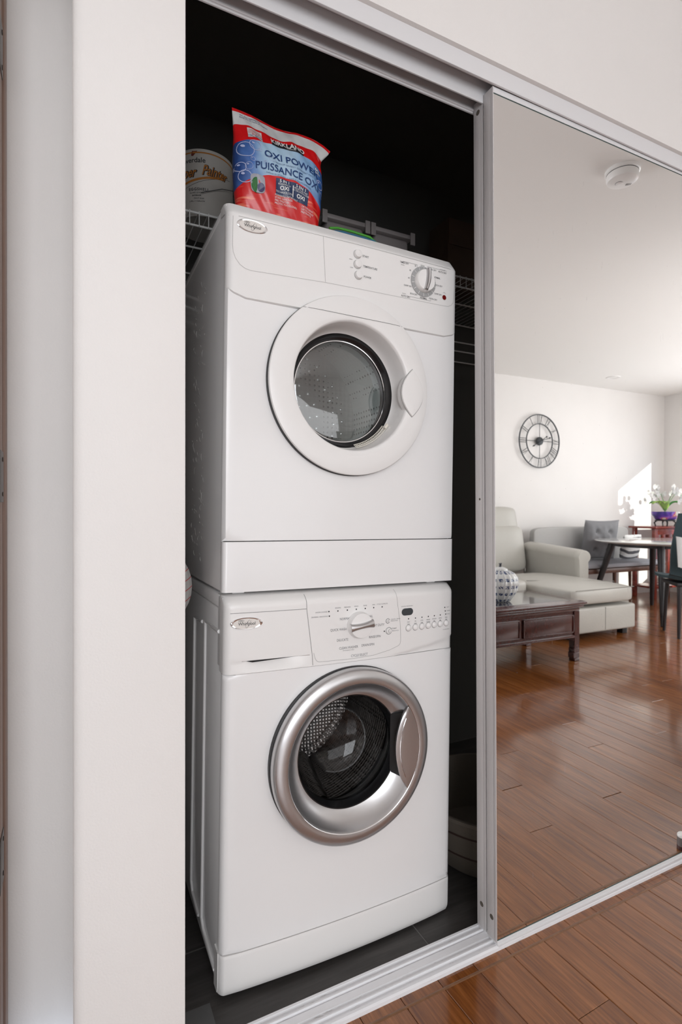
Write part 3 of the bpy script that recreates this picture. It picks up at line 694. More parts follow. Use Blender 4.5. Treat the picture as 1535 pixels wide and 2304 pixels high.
    texts('lettering', items, P, GREYP, con)
    bm = bmesh.new(); x, q = 0.5673, 0.7293; disc2(bm, x, Lz(x, q), .0062, .0062, lambda a, b: P(a, b, .0009), 24); finish('indicator_lamp', bm, mat('red_lamp', (.16, .008, .008), .2), con, label='dark red round lamp')
    lines = []
    for L in (((0.4381, 0.7961), (0.4819, 0.7961), (0.4819, 0.7905)), ((0.5131, 0.7980), (0.5132, 0.7912), (0.5174, 0.7897)), ((0.5131, 0.7980), (0.5748, 0.7988)), ((0.4617, 0.7129), (0.5241, 0.7126), (0.5254, 0.7185)), ((0.5629, 0.7401), (0.5671, 0.7431), (0.5714, 0.7393))): lines.append(dense([z(*q) for q in L], 4))
    stripo('print_line', lines, .0006, P, LGREYP, con)['kind'] = 'stuff'
    # door
    d = thing('door', None, None, (cx, 0, cz)); d.parent = t
    bm = bmesh.new(); lathe(bm, [(.17, .0), (.2105, -.0005), (.2105, -.0075), (.2075, -.0085)], n=128); finish('door_gap', bm, mat('grey_gap', (.03, .03, .03), .6), d)
    bm = bmesh.new(); lathe(bm, [(.17, -.006), (.2060, -.0085), (.2090, -.0105), (.2095, -.0150), (.2080, -.0175), (.204, -.0188), (.185, -.0205), (.165, -.0205), (.1545, -.0195), (.1515, -.0175), (.1495, -.012), (.147, .010), (.1445, .024), (.1415, .036), (.139, .040)], n=160)
    ring = finish('door_ring', bm, WHITE2, d, label='white door ring')
    def dy(x, zz): r = math.hypot(x, zz); return Vector((x, -.0209 if r < .185 else -.0209+(.0021*(r-.185)/.019 if r < .204 else .0021+(r-.204)*.3), zz))
    bm = bmesh.new(); hz = zp-cz+.001; L = math.sqrt(.2085**2-hz**2); strip(bm, dense([(-L, hz), (L, hz-.002)], 40), .0013, dy)
    finish('seam', bm, SEAM, ring)
    latheo('window_seal', [(.1392, .0398), (.137, .044), (.131, .052), (.1255, .055), (.1255, .075), (.16, .08)], mat('dark_glass_frame', (.012, .012, .013), .12), d, n=96)
    latheo('door_glass', [(.1262, .056), (.1250, .0535), (.118, .0515), (.095, .0490), (.06, .0468), (.03, .0458), (.0001, .0455)], DGLASS, d, n=96)
    bm = bmesh.new(); lathe(bm, [(.1262, .0545), (.1245, .0505), (.1225, .0508)], n=96); finish('glass_rim', bm, CHROME, d)
    # lens shaped handle
    bm = bmesh.new(); hx = .1605; hh = .0585; hw = .0320; n = 24
    def lens(s, y): return [bm.verts.new((hx+sg*hw*s*(1-(k)**2), y, hh*s*k)) for sg, rng in ((1, lin(-1, 1, n)), (-1, lin(1, -1, n)[1:-1])) for k in rng]
    Rg = [lens(1, -.004), lens(1, -.0225), lens(.97, -.0245), lens(.80, -.0258), lens(.4, -.0266)]
    for a, b in zip(Rg, Rg[1:]):
        for i in range(len(a)): bm.faces.new((a[i], a[(i+1) % len(a)], b[(i+1) % len(a)], b[i]))
    bm.faces.new(Rg[-1]); hd = finish('door_handle', bm, WHITE2, d, label='white lens shaped pull handle')
    bm = bmesh.new()
    pts = [(hx+sg*(hw+.0008)*(1-k*k), (hh+.0008)*k) for sg, rng in ((1, lin(-1, 1, n)), (-1, lin(1, -1, n)[1:-1])) for k in rng]
    strip(bm, pts, .0013, lambda a, b: Vector((a, -.0209, b)), closed=True); finish('handle_outline', bm, SEAM, hd)
    # drum
    dr = thing('drum', None, None, (cx, 0, cz)); dr.parent = t
    latheo('front_bulkhead', [(.150, .06), (.165, .075), (.26, .08)], WHITE2, dr, n=72)
    latheo('drum_shell', [(.255, .085), (.268, .10), (.268, .49)], DDRUM, dr, n=96)
    latheo('drum_back', [(.268, .49), (.16, .485), (.13, .475), (.0001, .475)], DDRUM, dr, n=96)
    bm = bmesh.new()
    for rr, nn in ((.05, 8), (.075, 12), (.10, 16), (.125, 20), (.19, 30), (.22, 34)):
        for k in range(nn): a = 2*PI*k/nn+rr; lathe(bm, [(.0001, -.003), (.0045, -.001), (.005, .002)], (rr*math.cos(a), .474 if rr < .13 else .484, rr*math.sin(a)), n=8)
    finish('air_hole', bm, mat('pale_dimple', (.8, .8, .8), .3, metal=.5), dr)['kind'] = 'stuff'
    # lint screen at the lower right of the opening
    bm = bmesh.new()
    for i in range(3):
        r = .1335+.004*i; tube(bm, [(r*math.cos(a), .036+.006*i*-1, r*math.sin(a)) for a in lin(-1.35, -.62, 18)], .0010, 5)
    for k in range(22): a = -1.35+.73*k/21; tube(bm, [(.1335*math.cos(a), .036, .1335*math.sin(a)), (.1415*math.cos(a), .024, .1415*math.sin(a))], .0009, 5)
    tube(bm, [(.139*math.cos(a), .024, .139*math.sin(a)) for a in lin(-.66, -.57, 6)], .0045, 8)
    finish('lint_screen', bm, mat('ivory_plastic', (.72, .68, .60), .4), dr)
    # torn bits of clear protective film on the left side
    bm = bmesh.new(); rn = random.Random(11)
    for k in range(90):
        y = rn.uniform(.20, .34); zz = rn.uniform(.05, .74); L = rn.uniform(.004, .022); a = rn.uniform(-1.1, -.4) if rn.random() < .75 else rn.uniform(0, 3)
        dy_, dz_ = -L*math.cos(a), L*math.sin(a)
        tube(bm, [(-.0006, y, zz), (-.0018, y+dy_*.5, zz+dz_*.5+.001), (-.0006, y+dy_, zz+dz_)], [.0002, .0007, .0002], 4)
    o = finish('torn_film', bm, mat('clear_film', (.55, .54, .52), .25), cab); o['kind'] = 'stuff'; o['label'] = 'torn scraps of clear protective film'
    for x in (.045, Wd-.045):
        for y in (.05, .50):
            boxo('foot', (x-.014, x+.014, y-.014, y+.014, -.0074, .002), WHITE2, t, bev=.002)
    return t
dryer()

# ------------------------------------------------------------ things on top of the dryer and in the closet
def detergent_bag():
    t = thing('detergent_bag', 'red, white and blue laundry detergent pouch standing on the dryer', 'bag', (0, 0, 1.7195), (0, LEAN, 0))
    t.location = (.325, 1.225, 1.7215-.0005)
    def topz(u): return .262-.006*math.sin(u*3.1)+(-.030*max(0, (u-.62)/.38)**1.3)+.004*math.sin(u*9)
    def P(u, v, o=0., back=False):
        xl = .018-.018*v-.006*math.sin(PI*min(1, v/.75)); xr = .215+.013*min(1, v/.75)+(.020*max(0, (v-.86)/.14))-.006*math.sin(PI*min(1, max(0, (v-.6)/.35)))
        x = xl+(xr-xl)*u
        prof = .046*math.sin(PI*min(1, (v+.10)/1.06))**.8 if v < .86 else .046*math.sin(PI*(.96/1.06))**.8*(1-(v-.86)/.14)
        b = prof*(max(0, 1-(2*u-1)**2))**.36
        wr = .0016*math.sin(26*u+9*v)*math.sin(11*v+2)+.0028*math.sin(19*u+3)*max(0, (v-.72)/.28)*(1-max(0, (v-.9)/.1))+.001*math.sin(43*u+31*v)
        y = (b+o+wr*(1 if b > .004 else .4)) if not back else -b*.8
        return Vector((x, .0-y+.006*math.sin(5*u)*v, topz(u)*v))
    us = [0, .004, .01, .02, .04]+lin(.06, .94, 46)+[.96, .98, .99, .996, 1]; vs = lin(0, 1, 64)
    m = bpy.data.materials.new('pouch_print'); m.use_nodes = True; nt = m.node_tree; p = nt.nodes['Principled BSDF']; p.inputs['Roughness'].default_value = .32; p.inputs['Coat Weight'].default_value = .2
    uv = node(nt, 'ShaderNodeUVMap'); sx = node(nt, 'ShaderNodeSeparateXYZ'); nt.links.new(uv.outputs[0], sx.inputs[0]); U, V_ = sx.outputs[0], sx.outputs[1]
    q = mth(nt, 'POWER', mth(nt, 'ABSOLUTE', mth(nt, 'SUBTRACT', mth(nt, 'MULTIPLY', U, 2), 1.05)), 2)
    n = node(nt, 'ShaderNodeTexNoise'); n.inputs['Scale'].default_value = 5; nt.links.new(uv.outputs[0], n.inputs['Vector'])
    cx_ = mth(nt, 'MULTIPLY', U, U)
    # colour of the blue field: deep blue at the left and edges, pale in the middle
    ub = mth(nt, 'ADD', U, mth(nt, 'MULTIPLY', mth(nt, 'SUBTRACT', n.outputs['Fac'], .5), .35))
    rp = node(nt, 'ShaderNodeValToRGB'); e = rp.color_ramp.elements; e[0].position = .02; e[0].color = (.015, .05, .20, 1); e[1].position = .34; e[1].color = (.38, .55, .70, 1)
    for ps, c in ((.16, (.08, .18, .46)), (.55, (.42, .58, .72)), (.80, (.22, .38, .60)), (.97, (.03, .10, .32))): k = e.new(ps); k.color = (*c, 1)
    nt.links.new(ub, rp.inputs[0])
    red = (.58, .008, .010); white = (.60, .60, .60)
    blue_top = mth(nt, 'SUBTRACT', .745, mth(nt, 'MULTIPLY', q, .075)); blue_bot = mth(nt, 'SUBTRACT', .432, mth(nt, 'MULTIPLY', q, .150))
    isb = mth(nt, 'MULTIPLY', mth(nt, 'LESS_THAN', V_, blue_top), mth(nt, 'GREATER_THAN', V_, blue_bot))
    wb = mth(nt, 'ADD', .845, mth(nt, 'MULTIPLY', mth(nt, 'SINE', mth(nt, 'MULTIPLY', U, 9)), .008))
    isw = mth(nt, 'MULTIPLY', mth(nt, 'GREATER_THAN', V_, wb), mth(nt, 'LESS_THAN', V_, .972))
    c1 = mixc(nt, isb, red, rp.outputs[0]); c2 = mixc(nt, isw, c1, white)
    # streaks of flame in the lower red
    w_ = node(nt, 'ShaderNodeTexNoise'); w_.inputs['Scale'].default_value = 3; mp = node(nt, 'ShaderNodeMapping'); mp.inputs['Scale'].default_value = (1.2, 7, 1); mp.inputs['Rotation'].default_value = (0, 0, .5)
    nt.links.new(uv.outputs[0], mp.inputs[0]); nt.links.new(mp.outputs[0], w_.inputs['Vector'])
    fl = mth(nt, 'MULTIPLY', mth(nt, 'LESS_THAN', V_, .30), mth(nt, 'MULTIPLY', mth(nt, 'SUBTRACT', w_.outputs['Fac'], .56), 6)); fl = mth(nt, 'MINIMUM', mth(nt, 'MAXIMUM', fl, 0), .8)
    c3 = mixc(nt, fl, c2, (.85, .28, .16)); nt.links.new(c3, p.inputs['Base Color'])
    bm = bmesh.new(); uvl = bm.loops.layers.uv.new('UVMap')
    f0 = grid(bm, lambda u, v: P(u, v), us, vs); g1 = grid(bm, lambda u, v: P(u, v, back=True), us, vs)
    idx = {}
    for g in (f0, g1):
        for j, row in enumerate(g):
            for i, v in enumerate(row): idx[v] = (us[i], vs[j])
    for i in range(len(us)-1): bm.faces.new((f0[0][i], f0[0][i+1], g1[0][i+1], g1[0][i]))
    for f in bm.faces:
        for l in f.loops: l[uvl].uv = idx[l.vert]
    finish('pouch', bm, m, t)
    Wp, Hp = .215, .262
    # helper: millimetre print coordinates (x right, z up from the pouch's lower left) onto the bulging front
    F = lambda o: (lambda x, z: P(min(1, max(0, x)), min(1, max(0, z)), o))
    def ptexts(name, items, m, o=.0012):
        bm = bmesh.new()
        for s, u, v, h, kw in items:
            kw = dict(kw); bend = kw.pop('bend', 0); rot = kw.pop('rot', 0); al = kw.pop('al', 'CENTER'); sxx = kw.pop('sx', 1)
            vs_, fs_ = textmesh(s, h, al, **kw)
            bv = []
            for a, b in vs_:
                a *= sxx; uu = u+a/Wp; vv = v+b/Hp+rot*a/Hp-bend*((uu-.5)**2)*4
                bv.append(bm.verts.new(F(o)(uu, vv)))
            for f in fs_:
                try: bm.faces.new([bv[i] for i in f])
                except ValueError: pass
        o = finish(name, bm, m, t, smooth=False); o['kind'] = 'stuff'
        return o
    NAVY = mat('navy_ink', (.012, .045, .16), .4); WI = mat('white_ink', (.7, .7, .7), .4); RI = mat('red_ink', (.5, .01, .012), .4)
    def quad(bm, u0, u1, v0, v1, bend=0, o=.0009, notch=0):
        us_ = lin(u0, u1, 14); vv_ = lin(v0, v1, 6)
        grid(bm, lambda u, v: F(o)(u, v-bend*((u-.5)**2)*4-(notch*(1-abs(2*(u-u0)/(u1-u0)-1)) if v == v1 else 0)), us_, vv_)
    bm = bmesh.new(); quad(bm, .385, .745, .735, .800, .05); finish('black_label', bm, INK, t, smooth=False)
    bm = bmesh.new(); quad(bm, .13, .285, .825, .725, 0, notch=-.02); finish('white_ribbon', bm, mat('pouch_white', (.58, .58, .57), .4), t, smooth=False)
    bm = bmesh.new(); quad(bm, .41, .79, .265, .410, .07); finish('navy_label', bm, mat('navy_print', (.012, .03, .09), .35), t, smooth=False)
    ptexts('lettering', [('OXI POWER', .595, .610, .0245, dict(bend=.045, bold=.012, sx=.98)), ('PUISSANCE OXI', .555, .490, .0245, dict(bend=.055, bold=.012, sx=.90)), ('PREMIUM LAUNDRY DETERGENT PACS', .62, .553, .0058, dict(bend=.05, space=1.3, sx=.72)), ('CAPSULES DE DETERGENT A LESSIVE DE QUALITE SUPERIEURE', .56, .434, .0054, dict(bend=.055, space=1.2, sx=.62)), ("L'EAU FROIDE", .208, .748, .0066, dict(sx=.8, bold=.01)), ('For easy opening cut', .17, .945, .0052, dict()), ('Keep out of reach of children', .21, .922, .0052, dict(rot=-.03))], NAVY, .0014)
    ptexts('lettering', [('CAPSULE QUI', .205, .805, .0044, {}), ('COMBAT LES', .205, .790, .0050, {}), ('TACHES TENACES', .205, .775, .0044, {}), ('MEME A', .205, .762, .0044, {})], RI, .0014)
    ptexts('lettering', [('KIRKLAND', .568, .779, .0185, dict(bend=.05, bold=.02, sx=.92)), ('SIGNATURE', .60, .748, .0040, dict(bend=.05)), ('5 IN 1', .505, .388, .0095, dict(bold=.02, bend=.07)), ('POWERED BY', .505, .362, .0055, dict(bend=.07, sx=.9)), ('OXI', .505, .330, .0120, dict(bold=.03, bend=.07)), ('TECHNOLOGY', .505, .294, .0062, dict(bend=.07)), ('5 EN 1', .695, .388, .0095, dict(bold=.02, bend=.07)), ('PROPULSE PAR', .695, .364, .0052, dict(bend=.07)), ('LA TECHNOLOGIE', .695, .346, .0052, dict(bend=.07)), ('OXI', .700, .308, .0120, dict(bold=.03, bend=.07)), ('|', .602, .338, .030, dict(bend=.07)),
        ('POWERFUL DETERGENT', .40, .262, .0058, dict(al='LEFT', bend=.05, sx=.9)), ('STAIN REMOVER', .40, .240, .0058, dict(al='LEFT', bend=.05)), ('PRE-TREATER', .40, .218, .0058, dict(al='LEFT', bend=.05)), ('PROTECTS COLOURS', .40, .196, .0058, dict(al='LEFT', bend=.05)), ('DETERGENT', .72, .240, .0058, dict(al='LEFT', bend=.05)), ('DETACHANT', .72, .218, .0058, dict(al='LEFT', bend=.05)), ('PRETRAITE', .72, .196, .0058, dict(al='LEFT', bend=.05)), ('60', .895, .645, .0120, dict(bold=.02)), ('PACS', .895, .610, .0060, dict(bold=.02))], WI, .0016)
    bm = bmesh.new()
    for u, v, r in ((.10, .60, .018), (.20, .66, .013), (.05, .44, .011), (.13, .45, .008), (.37, .575, .008), (.09, .36, .014), (.25, .63, .004), (.93, .52, .010), (.30, .52, .004), (.17, .52, .005), (.96, .44, .007)):
        strip(bm, [(u+r/Wp*math.cos(a), v+r/Hp*math.sin(a)) for a in lin(0, 2*PI, 20)], .006 if r > .009 else .003, F(.0011)); disc2(bm, u-r*.35/Wp, v+r*.4/Hp, r*.28/Wp, r*.2/Hp, F(.0012), 10)
    finish('bubble', bm, mat('bubble_print', (.42, .46, .66), .3), t, smooth=False)['kind'] = 'stuff'
    # printed capsule
    bm = bmesh.new(); pts = [(.215+.085*c/abs(max(abs(c), abs(s)))**.75*.9, .315+.075*s/abs(max(abs(c), abs(s)))**.75) for c, s in ((math.cos(a), math.sin(a)) for a in lin(0, 2*PI, 28)[:-1])]
    bm.faces.new([bm.verts.new(F(.0013)(*q)) for q in pts]); finish('capsule_print', bm, mat('capsule_grey', (.34, .35, .40), .3), t, smooth=False)
    bm = bmesh.new(); bm.faces.new([bm.verts.new(F(.0022)(.20+.055*math.cos(a)*(1 if math.cos(a) < 0 else .2), .30+.062*math.sin(a))) for a in lin(0, 2*PI, 20)[:-1]]); finish('capsule_print', bm, mat('capsule_green', (.02, .14, .03), .3), t, smooth=False)
    bm = bmesh.new(); bm.faces.new([bm.verts.new(F(.0024)(.245+.038*math.cos(a), .285+.035*math.sin(a))) for a in lin(0, 2*PI, 20)[:-1]]); finish('capsule_print', bm, mat('capsule_violet', (.04, .035, .12), .3), t, smooth=False)
detergent_bag()

def wipes():
    t = thing('wipes_pack', 'flat blue and green plastic pack lying on the dryer', 'pack', (.553, 1.175, 1.7175), (0, LEAN, .0))
    bm = bmesh.new()
    def P(u, v, top): e = (1-abs(2*u-1)**6)*(1-abs(2*v-1)**4); return Vector((.008+.135*u, .10*v, .001+(.030*e**.35 if top else 0)+.0008*math.sin(30*u)))
    us, vs = lin(0, 1, 24), lin(0, 1, 14); a = grid(bm, lambda u, v: P(u, v, True), us, vs); b = grid(bm, lambda u, v: P(u, v, False), us, vs); bmesh.ops.remove_doubles(bm, verts=bm.verts, dist=.0003)
    finish('wrapper', bm, mat('blue_foil', (.03, .13, .22), .3, coat=.4), t)
    bm = bmesh.new(); tube(bm, [(.006, .014, .026), (.03, .016, .033), (.07, .016, .034), (.12, .016, .032), (.145, .02, .022)], .0030, 8); tube(bm, [(0, .02, .016), (.004, .05, .022), (.006, .09, .016)], .004, 6); finish('green_edge', bm, mat('green_foil', (.06, .30, .03), .3), t, label='bright green sealed edge')
    bm = bmesh.new(); tube(bm, [(.143, .01, .006), (.150, .02, .007), (.156, .03, .004)], .003, 6); finish('clear_tab', bm, mat('clear_film', (.55, .54, .52), .25), t)
wipes()

def wire_shelf():
    t = thing('wire_shelf', 'white coated wire shelf running across the back of the closet', 'shelf', (0, 1.55, 0), (0, 0, 0))
    WM = mat('white_coated_wire', (.62, .62, .61), .4); X0, X1 = .062, 2.655
    for nm, y, z in (('rail', 0, 1.897), ('rail', 0, 1.861), ('rail', .20, 1.893), ('rail', .40, 1.893)):
        bm = bmesh.new(); tube(bm, [(X0, y, z), (X1, y, z)], .0032, 8); finish(nm, bm, WM, t)
    me = None; n = 0; x = X0+.02
    while x < 2.2:
        if me is None:
            bm = bmesh.new(); tube(bm, [(0, -.0045, 1.858), (0, -.0045, 1.900), (0, .0, 1.9005), (0, .40, 1.8955)], .0014, 6); o = finish('wire', bm, WM, t); me = o.data; o.location.x = x
        else: o = bpy.data.objects.new('wire', me); C.objects.link(o); o.parent = t; o.location.x = x
        x += .0265; n += 1
    t2 = thing('wire_shelf', 'lower white wire shelf behind the dryer, glimpsed at its left', 'shelf', (0, 1.72, -.17)); 
    for y, z in ((0, 1.897), (0, 1.861), (.22, 1.893)):
        bm = bmesh.new(); tube(bm, [(X0, y, z), (X1, y, z)], .0030, 8); finish('rail', bm, WM, t2)
wire_shelf()

def paint_can():
    cx, cy, z0, r, h = .358, 1.645, 1.9015, .083, .190
    t = thing('paint_can', 'white paint can with orange script on the wire shelf, left of the red pouch', 'paint can', (cx, cy, z0))
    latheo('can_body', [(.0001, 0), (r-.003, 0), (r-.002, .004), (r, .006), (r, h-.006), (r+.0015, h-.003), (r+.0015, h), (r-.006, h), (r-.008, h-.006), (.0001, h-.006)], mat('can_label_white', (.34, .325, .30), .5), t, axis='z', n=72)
    OR = mat('orange_print', (.35, .13, .02), .5)
    latheo('rim_stripe', [(r+.0004, h-.012), (r+.0004, h-.008)], OR, t, axis='z', n=72)
    def F(x, z): a = -PI/2-.215+x/r; return Vector(((r+.0006)*math.cos(a), (r+.0006)*math.sin(a), z))
    G = lambda x, z: F(x, z)*1.0+Vector((math.cos(-PI/2-.215+x/r)*.0003, math.sin(-PI/2-.215+x/r)*.0003, 0))
    texts('lettering', [('Painter', .068, .130, .040, 'RIGHT', dict(shear=.35, bold=.045, sx=.66)), ('Super', -.026, .123, .040, 'RIGHT', dict(shear=.35, bold=.045, sx=.66))], F, INK, t)
    texts('lettering', [('Painter', .066, .130, .040, 'RIGHT', dict(shear=.35, bold=.012, sx=.66)), ('Super', -.028, .123, .040, 'RIGHT', dict(shear=.35, bold=.012, sx=.66))], G, OR, t)
    texts('lettering', [('Cloverdale', .002, .158, .020, 'RIGHT', dict(bold=.01)), ('EGGSHELL', .012, .075, .011, 'RIGHT', dict(bold=.02, space=1.2)), ('GLOSS LEVEL 3', -.004, .065, .006, 'RIGHT'), ('INTERIOR', -.010, .057, .006, 'RIGHT', dict(bold=.02)), ('PAINT BASE', -.002, .049, .0055, 'RIGHT'), ('3.78 L / 1 GALLON', .000, .041, .0055, 'RIGHT', dict(bold=.01))], F, INK, t)
    bm = bmesh.new(); strip(bm, [(x, .088+.20*(x+.08)**.9) for x in lin(-.07, .055, 24)], .0065, F); finish('swoosh', bm, OR, t, smooth=False)
    bm = bmesh.new(); bm.faces.new([bm.verts.new(F(*q)) for q in ((-.040, .172), (-.036, .188), (-.020, .186), (-.034, .170))]); finish('logo_mark', bm, mat('dark_red_print', (.12, .02, .015), .5), t, smooth=False)
    bm = bmesh.new(); strip(bm, [(x, .080+.36*(x+.06)) for x in lin(-.06, .085, 20)], .0009, F); tube(bm, [(.0855, 0, .14), (.087, -.02, .135), (.07, -.06, .105), (.03, -.089, .085), (-.03, -.089, .060)], .0010, 6); finish('handle', bm, INK, t)
    for sx in (-1, 1): latheo('handle_ear', [(.0001, .006), (.008, .005), (.010, 0)], BLACK, t, (sx*(r), 0, .13), 'x', 16)
paint_can()

def container(x, label, w=.115, seed=0):
    t = thing('storage_tub', label, 'container', (x, 1.66, 1.9015), (0, 0, 0), group='pale plastic tubs on the wire shelf')
    PM = mat('pale_tub_plastic', (.20, .18, .175), .45)
    bm = bmesh.new(); box(bm, -w*.86, w*.86, -.07, .07, 0, .100, bev=.012, seg=3); finish('tub', bm, PM, t)
    bm = bmesh.new(); box(bm, -w, w, -.08, .08, .1005, .116, bev=.004); box(bm, -w*.92, w*.92, -.07, .07, .116, .121, bev=.003); finish('lid', bm, PM, t)
    for sx in (-1, 1):
        boxo('clip', (sx*w-.012, sx*w+.006 if sx > 0 else sx*w+.012, -.085, -.0801, .080, .122) if sx > 0 else (sx*w-.006, sx*w+.012, -.085, -.0801, .080, .122), PM, t, bev=.001)
container(.805, 'pale lidded plastic tub on the wire shelf, nearest the red pouch', w=.082)
container(.985, 'pale lidded plastic tub on the wire shelf, beside the yellow bowl', w=.082)
def misc_shelf():
    t = thing('bowl', 'dark glass bowl with a yellow lid on the wire shelf', 'bowl', (1.180, 1.66, 1.9015))
    latheo('bowl_body', [(.0001, 0), (.045, .001), (.075, .030), (.086, .052), (.084, .053), (.0001, .050)], mat('smoky_glass', (.07, .065, .06), .2), t, axis='z', n=40)
    latheo('lid', [(.052, .052), (.050, .066), (.035, .077), (.0001, .080)], mat('yellow_plastic', (.42, .22, .03), .45), t, axis='z', n=40)
    t = thing('cardboard_box', 'brown cardboard box standing upright on the wire shelf at the right', 'box', (1.350, 1.72, 1.9015))
    boxo('carton', (-.07, .07, -.06, .06, 0, .27), mat('cardboard', (.06, .032, .018), .8, var=.15), t, bev=.002); boxo('flap', (-.068, .068, -.066, -.0605, .17, .268), MATS['cardboard'], t)
    # dark rods behind the pouch
    t = thing('cooling_rack', 'black pronged wire rack standing behind the red pouch', 'rack', (.56, 1.70, 1.9015))
    for k in range(4):
        bm = bmesh.new(); tube(bm, [(k*.011-.02, 0, 0), (k*.011-.02, 0, .27+.02*(k % 2)), (k*.011-.018, .003, .315-.01*abs(k-1.5))], .0022, 6); finish('prong', bm, BLACK, t)
    bm = bmesh.new(); tube(bm, [(-.02, 0, .003), (.10, .01, .003), (.10, .01, .12), (-.02, 0, .12)], .002, 6); finish('frame', bm, BLACK, t)
misc_shelf()

def floor_basket():
    t = thing('round_basket', 'round beige basket with dark bands on the closet floor behind the door edge', 'basket', (1.185, 1.315, 0))
    bm = bmesh.new(); lathe(bm, [(.0001, .001), (.185, .001), (.196, .010), (.210, .060), (.212, .066), (.213, .072), (.224, .125), (.2255, .131), (.232, .165), (.236, .168), (.236, .178), (.228, .178), (.215, .10), (.19, .012), (.0001, .010)], axis='z', n=72)
    finish('basket_body', bm, mat('beige_canvas', (.15, .125, .10), .8, bump=.4, bscale=120), t)
    for r, z in ((.2120, .066), (.2262, .131)): latheo('dark_band', [(r+.0006, z-.003), (r+.0016, z+.003)], mat('dark_cord', (.05, .025, .02), .7), t, axis='z', n=72)
floor_basket()

def padded_cover():
    t = thing('ironing_board', 'grey padded ironing board nose with thin red lines, left of the machines', 'ironing board', (.198, 1.32, .0))
    m = bpy.data.materials.new('grey_red_cloth'); m.use_nodes = True; nt = m.node_tree; p = nt.nodes['Principled BSDF']; p.inputs['Roughness'].default_value = .9
    tc = node(nt, 'ShaderNodeTexCoord'); sx = node(nt, 'ShaderNodeSeparateXYZ'); nt.links.new(tc.outputs['Object'], sx.inputs[0])
    a = mth(nt, 'ADD', mth(nt, 'MULTIPLY', sx.outputs['Z'], 42), mth(nt, 'MULTIPLY', sx.outputs['X'], -30)); f = mth(nt, 'LESS_THAN', mth(nt, 'FRACT', a), .09)
    nt.links.new(mixc(nt, f, (.42, .40, .385), (.42, .04, .03)), p.inputs['Base Color'])
    bm = bmesh.new(); n = 28
    def pr_(s, o): return [bm.verts.new((-.045+.103*s*abs(math.cos(a))**.75*(1 if math.cos(a) >= 0 else -1), o, .875+.092*s*math.sin(a) if True else 0)) for a in lin(0, 2*PI, n)[:-1]]
    R = [pr_(.93, -.012), pr_(1, -.006), pr_(1, .010), pr_(.93, .016)]
    for a, b in zip(R, R[1:]):
        for i in range(n): bm.faces.new((a[i], a[(i+1) % n], b[(i+1) % n], b[i]))
    bm.faces.new(R[0]); bm.faces.new(R[-1]); finish('padded_cover', bm, m, t)
    bm = bmesh.new(); tube(bm, [(-.04, .02, .875), (-.04, .022, .45), (-.06, .03, .012)], .011, 12); tube(bm, [(-.10, -.05, .012), (-.02, .10, .012)], .011, 12); finish('leg', bm, mat('grey_metal', (.2, .2, .21), .4, metal=.6), t)
padded_cover()
o = boxo('plastic_sheet', (.182, .262, 1.075, 1.152, .0004, .0012), mat('frosted_film', (.085, .085, .085), .5, var=.1), None); tag(o, 'square of clear plastic film lying on the dark tiles at the lower left', 'film')
def door_stop():
    t = thing('door_stop', 'short grey cylinder with a white top on the floor by the mirror', 'door stop', (1.705, .953, 0))
    latheo('base', [(.0001, .001), (.017, .001), (.017, .012), (.0165, .013)], mat('dark_red_rubber', (.05, .012, .01), .5), t, axis='z', n=28)
    latheo('body', [(.0165, .013), (.0165, .040)], mat('brushed_grey', (.22, .20, .195), .4, metal=.4), t, axis='z', n=28)
    latheo('cap', [(.0168, .040), (.0168, .044), (.014, .048), (.0001, .049)], WHITE2, t, axis='z', n=28)
door_stop()

# ------------------------------------------------------------ ceiling fixtures
def ceiling_things():
    t = thing('smoke_detector', 'white round smoke detector on the ceiling near the closet', 'smoke detector', (2.15, .41, H), (PI, 0, .5))
    latheo('base_plate', [(.070, .0), (.070, .012), (.066, .015), (.064, .0155)], WHITE2, t, axis='z', n=56)
    latheo('housing', [(.060, .015), (.064, .018), (.065, .036), (.060, .046), (.045, .0515), (.0001, .054)], WHITE2, t, axis='z', n=56)
    bm = bmesh.new(); lathe(bm, [(.0645, .0155), (.0605, .0158), (.0605, .018)], axis='z', n=56); finish('vent_gap', bm, GREYP, t)
    latheo('test_button', [(.0145, .0500), (.0140, .0545), (.012, .0555), (.0001, .0558)], WHITE2, t, (-.012, .004, 0), 'z', 24)
    bm = bmesh.new(); lathe(bm, [(.0165, .0530), (.0150, .0538)], (-.012, .004, 0), 'z', 24); finish('button_ring', bm, LGREYP, t)
    for k in range(4): boxo('sounder_slot', (.022+.006*k, .0245+.006*k, .006, .020, .049, .0536-.0006*k), GREYP, t)
    t = thing('recessed_light', 'small recessed white downlight in the living room ceiling', 'ceiling light', (5.42, -2.07, H), (PI, 0, 0))
    latheo('trim_ring', [(.075, .0), (.072, .006), (.055, .006), (.045, .001), (.044, .0005)], WHITE2, t, axis='z', n=40)
    latheo('lens', [(.044, .001), (.03, .003), (.0001, .004)], mat('frosted_lens', (.8, .79, .76), .3), t, axis='z', n=40)
ceiling_things()

